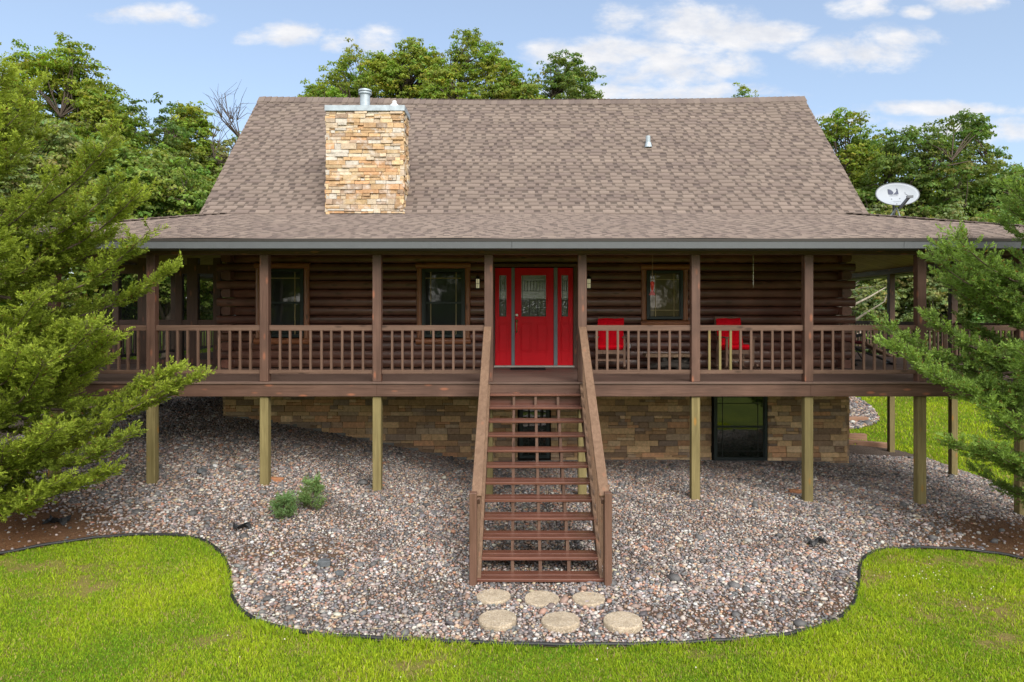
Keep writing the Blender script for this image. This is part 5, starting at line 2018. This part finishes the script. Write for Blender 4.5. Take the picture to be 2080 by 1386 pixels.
bare_tree('bare dead tree with grey branches beside the left roof slope', 468, 185, 27, 110, 21, 'bark_wood')
bare_tree('pale dead tree with twisting branches seen between the right porch posts', 1705, 470, 24.5, 330, 29, 'pale_bark')


def juniper(label, base, H, prof, seed, c_in, c_out, nbr, leaf_k=1.0, lean=0.0, dead=.05, sprig=1.0, rise0=0.0, name='juniper_tree', cat='tree', group=None, shoots=(), aniso=None, hlo=.05):
    """red cedar: trunk, rising branches, each clothed in feathery sprays. prof(h) = reach at height fraction h"""
    rs = np.random.default_rng(seed)
    rr = random.Random(seed)
    r = thing(name, label, cat, base, group)
    mb = MB()
    HS_ = (0, .15, .3, .45, .6, .75, .9, 1.0)
    k0 = min(1.0, H / 4)
    tp = [Vector((lean * t + .05 * k0 * math.sin(t * 7), .05 * k0 * math.cos(t * 5), -.2 * k0 + (H + .1 * k0) * t)) for t in HS_]
    mb.tube(tp, [q * k0 for q in (.15, .13, .11, .09, .07, .05, .025, .01)], 10)

    def trunk(h):
        hh = min(max(h, 0), 1)
        for i in range(7):
            if HS_[i] <= hh <= HS_[i + 1]:
                return tp[i].lerp(tp[i + 1], (hh - HS_[i]) / (HS_[i + 1] - HS_[i]))
        return tp[-1]
    SP_, SD_, SL_, SO_, ST_, SB_ = [], [], [], [], [], []
    brs = []
    for b in range(nbr):
        h = (b + rr.random()) / nbr
        h = hlo + (.99 - hlo) * h ** 1.05
        ba = rr.uniform(0, 2 * math.pi)
        brs.append((h, ba, (aniso(h, ba) if aniso else 1.0) * prof(h) * (rr.uniform(.60, 1.0) if rr.random() < .85 else rr.uniform(1.0, 1.08)),
                    rise0 + rr.uniform(-.08, .16) + .5 * h ** 3, rr.uniform(.05, .18)))
    brs += list(shoots)
    for (h, a, L, rise, curl) in brs:
        o = trunk(h * .97)
        dirv = Vector((math.cos(a), math.sin(a), 0))
        side = Vector((-math.sin(a), math.cos(a), 0))
        sway = rr.uniform(-.15, .15)
        btone = rs.normal(0, .13)
        pts = []
        NP = 9
        for i in range(NP):
            t = i / (NP - 1)
            pts.append(o + dirv * (L * t) + side * (L * sway * t * t) + Vector((0, 0, L * (rise * t + curl * t * t - .12 * math.sin(t * math.pi)))))
        r0 = (.008 + .008 * L) * min(1, .3 + L)
        mb.tube(pts, [r0 * (1 - .9 * i / (NP - 1)) for i in range(NP)], 5, cap=False)
        nt = int(30 * L * (.7 + .3 * leaf_k)) + 6
        for k in range(nt):
            t = rr.uniform(.14, 1.0) ** .8
            i = min(int(t * (NP - 1)), NP - 2)
            q = pts[i].lerp(pts[i + 1], t * (NP - 1) - i)
            tang = (pts[i + 1] - pts[i]).normalized()
            tl = (.16 + .36 * (1 - t) * rr.uniform(.5, 1.3) + .10 * rr.random()) * min(1.0, .35 + L * .4)
            ang = rr.uniform(.40, 1.0) * (1 if k % 2 else -1)
            hz = tang.cross(Vector((0, 0, 1))).normalized()
            up = hz.cross(tang)
            dv_ = (tang * math.cos(ang) + hz * math.sin(ang) + up * rr.uniform(-.20, .50)).normalized()
            if k > nt - 4:
                dv_ = (tang + up * rr.uniform(0, .3)).normalized()
            e = q + dv_ * tl + Vector((0, 0, .05 * tl))
            if rr.random() < .30:
                mb.tube([q, e], [.004 * k0, .0015 * k0], 3, cap=False)
            if rr.random() < dead * (1.4 - t):
                for _ in range(3):
                    mb.tube([q.lerp(e, .5), e + Vector((rr.uniform(-.1, .1), rr.uniform(-.1, .1), rr.uniform(-.05, .1)))], [.003 * k0, .001 * k0], 3, cap=False)
                continue
            ns = max(3, int(tl / .036 * leaf_k))
            tw = btone + rs.normal(0, .10)
            for j in range(ns):
                u = (j + rr.random()) / ns
                SP_.append(q.lerp(e, u))
                SD_.append((dv_ + hz * rr.uniform(-.75, .75) + up * rr.uniform(-.35, .75)).normalized())
                SL_.append((.075 + .060 * rr.random()) * (1.15 - .35 * u) * sprig)
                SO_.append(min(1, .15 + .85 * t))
                ST_.append(u)
                SB_.append(tw)
    P = np.array([tuple(v) for v in SP_]); D = np.array([tuple(v) for v in SD_]); Ls = np.array(SL_); O = np.array(SO_); T = np.array(ST_)
    n = len(P)
    K = 9
    t = np.linspace(.02, 1.0, K)
    rnv = rs.normal(0, 1, (n, 3)) + np.array([0, 0, 1.4])
    S = np.cross(D, rnv); S /= np.linalg.norm(S, axis=1, keepdims=True) + 1e-9
    U = np.cross(S, D)
    V, cols = [], []
    shade = rs.normal(0, .12, n) + np.array(SB_)
    for i, tt in enumerate(t):
        sg = 1 if i % 2 else -1
        if i == K - 1: sg = 0
        b = P + D * (Ls * tt * .85)[:, None]
        ln = Ls * (.55 - .28 * tt) * np.exp(rs.normal(0, .2, n))
        dd = D * .85 + S * (sg * .75) + U * rs.normal(0, .28, (n, 1))
        dd /= np.linalg.norm(dd, axis=1, keepdims=True)
        e = b + dd * ln[:, None]
        wv = np.cross(dd, rs.normal(0, 1, (n, 3))); wv /= np.linalg.norm(wv, axis=1, keepdims=True) + 1e-9
        w = (.0062 + .0036 * rs.random(n))[:, None] * sprig
        m = b + dd * (ln * .5)[:, None]
        V.append(np.stack([b, m + wv * w, e, m - wv * w], 1))
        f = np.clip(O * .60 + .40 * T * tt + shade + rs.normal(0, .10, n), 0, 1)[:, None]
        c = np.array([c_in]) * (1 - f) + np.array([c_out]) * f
        brown = rs.random(n) < .03
        c[brown] = np.array([.20, .105, .03])
        c = c * np.exp(rs.normal(0, .14, (n, 1)))
        cols.append(np.repeat(c[:, None], 4, 1))
    V = np.stack(V, 1).reshape(-1, 3); cols = np.stack(cols, 1).reshape(-1, 3)
    Fq = np.arange(len(V)).reshape(-1, 4)
    print(label, 'sprigs', len(Fq))
    to = mb.build('trunk', 'juniper_bark', None, smooth=True)
    co = npmesh('foliage', V, Fq, 'juniper_leaf', cols)
    for o in (to, co):
        o.parent = r
    return r


wood('juniper_bark', (.085, .06, .045), (.20, .155, .125), 'Z', .9, .1, along=5, across=20, knots=False)


def prof_left(h):
    pts = [(0, 1.3), (.10, 1.9), (.22, 2.15), (.32, 2.25), (.45, 2.05), (.6, 1.95), (.72, 1.8), (.85, 1.35), (.95, .7), (1, .2)]
    return float(np.interp(h, [p[0] for p in pts], [p[1] for p in pts]))


def prof_right(h):
    pts = [(0, 1.1), (.10, 1.4), (.25, 1.7), (.42, 2.1), (.55, 2.0), (.68, 1.7), (.8, 1.3), (.92, .8), (1, .4)]
    return float(np.interp(h, [p[0] for p in pts], [p[1] for p in pts]))


def hedge_side(h, a):
    """the house side is cramped by the porch, the low lawn side is thin"""
    k = 1 - .42 * max(0, math.sin(a))
    if h < .35:
        k *= 1 - .35 * max(0, -math.sin(a)) * (1 - h / .35)
    return k


jb = (-7.5, -1.75)
# long shoots that reach out over the railing
SHL = [(.30, -.05, 3.05, .02, .10), (.33, .05, 2.8, -.02, .12), (.27, -.22, 2.7, .05, .10), (.54, -.1, 2.85, .12, .14), (.50, .04, 2.6, .06, .16), (.62, .0, 2.6, .14, .16), (.65, -.2, 2.5, .10, .16),
       (.40, -.35, 2.5, .04, .12), (.22, -.3, 2.6, -.02, .1), (.17, -.2, 2.2, -.08, .10), (.12, -.6, 1.7, -.04, .1), (.70, -.1, 2.4, .22, .18)]
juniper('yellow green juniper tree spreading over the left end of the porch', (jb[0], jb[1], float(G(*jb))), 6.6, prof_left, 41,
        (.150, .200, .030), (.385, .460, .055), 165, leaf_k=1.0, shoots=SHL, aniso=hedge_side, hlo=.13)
jb = (7.65, -1.65)
SHRT = [(.47, 3.2, 2.75, .04, .10), (.50, 3.05, 2.6, .06, .12), (.44, 3.4, 2.4, .0, .1), (.66, 3.3, 2.05, .1, .15), (.70, 3.4, 2.0, .12, .15), (.30, 3.3, 1.9, -.05, .06)]
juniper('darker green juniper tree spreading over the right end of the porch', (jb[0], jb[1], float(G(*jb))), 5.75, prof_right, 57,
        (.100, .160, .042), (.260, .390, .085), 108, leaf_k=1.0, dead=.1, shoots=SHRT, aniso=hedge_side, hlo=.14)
for (px, py, h, w, lab) in ((632, 1037, .46, .20, 'larger of the two small juniper shrubs growing in the gravel'), (577, 1055, .30, .17, 'smaller of the two small juniper shrubs growing in the gravel')):
    x, y = ground_at(px, py)
    juniper(lab, (x, y, float(G(x, y))), h * .85, lambda q, w=w: w * (1.0 - .62 * q), int(px), (.12, .17, .05), (.27, .43, .16), 36, leaf_k=.6, sprig=.55,
            rise0=.55, name='small_shrub', cat='shrub', group='small juniper shrubs in the gravel')
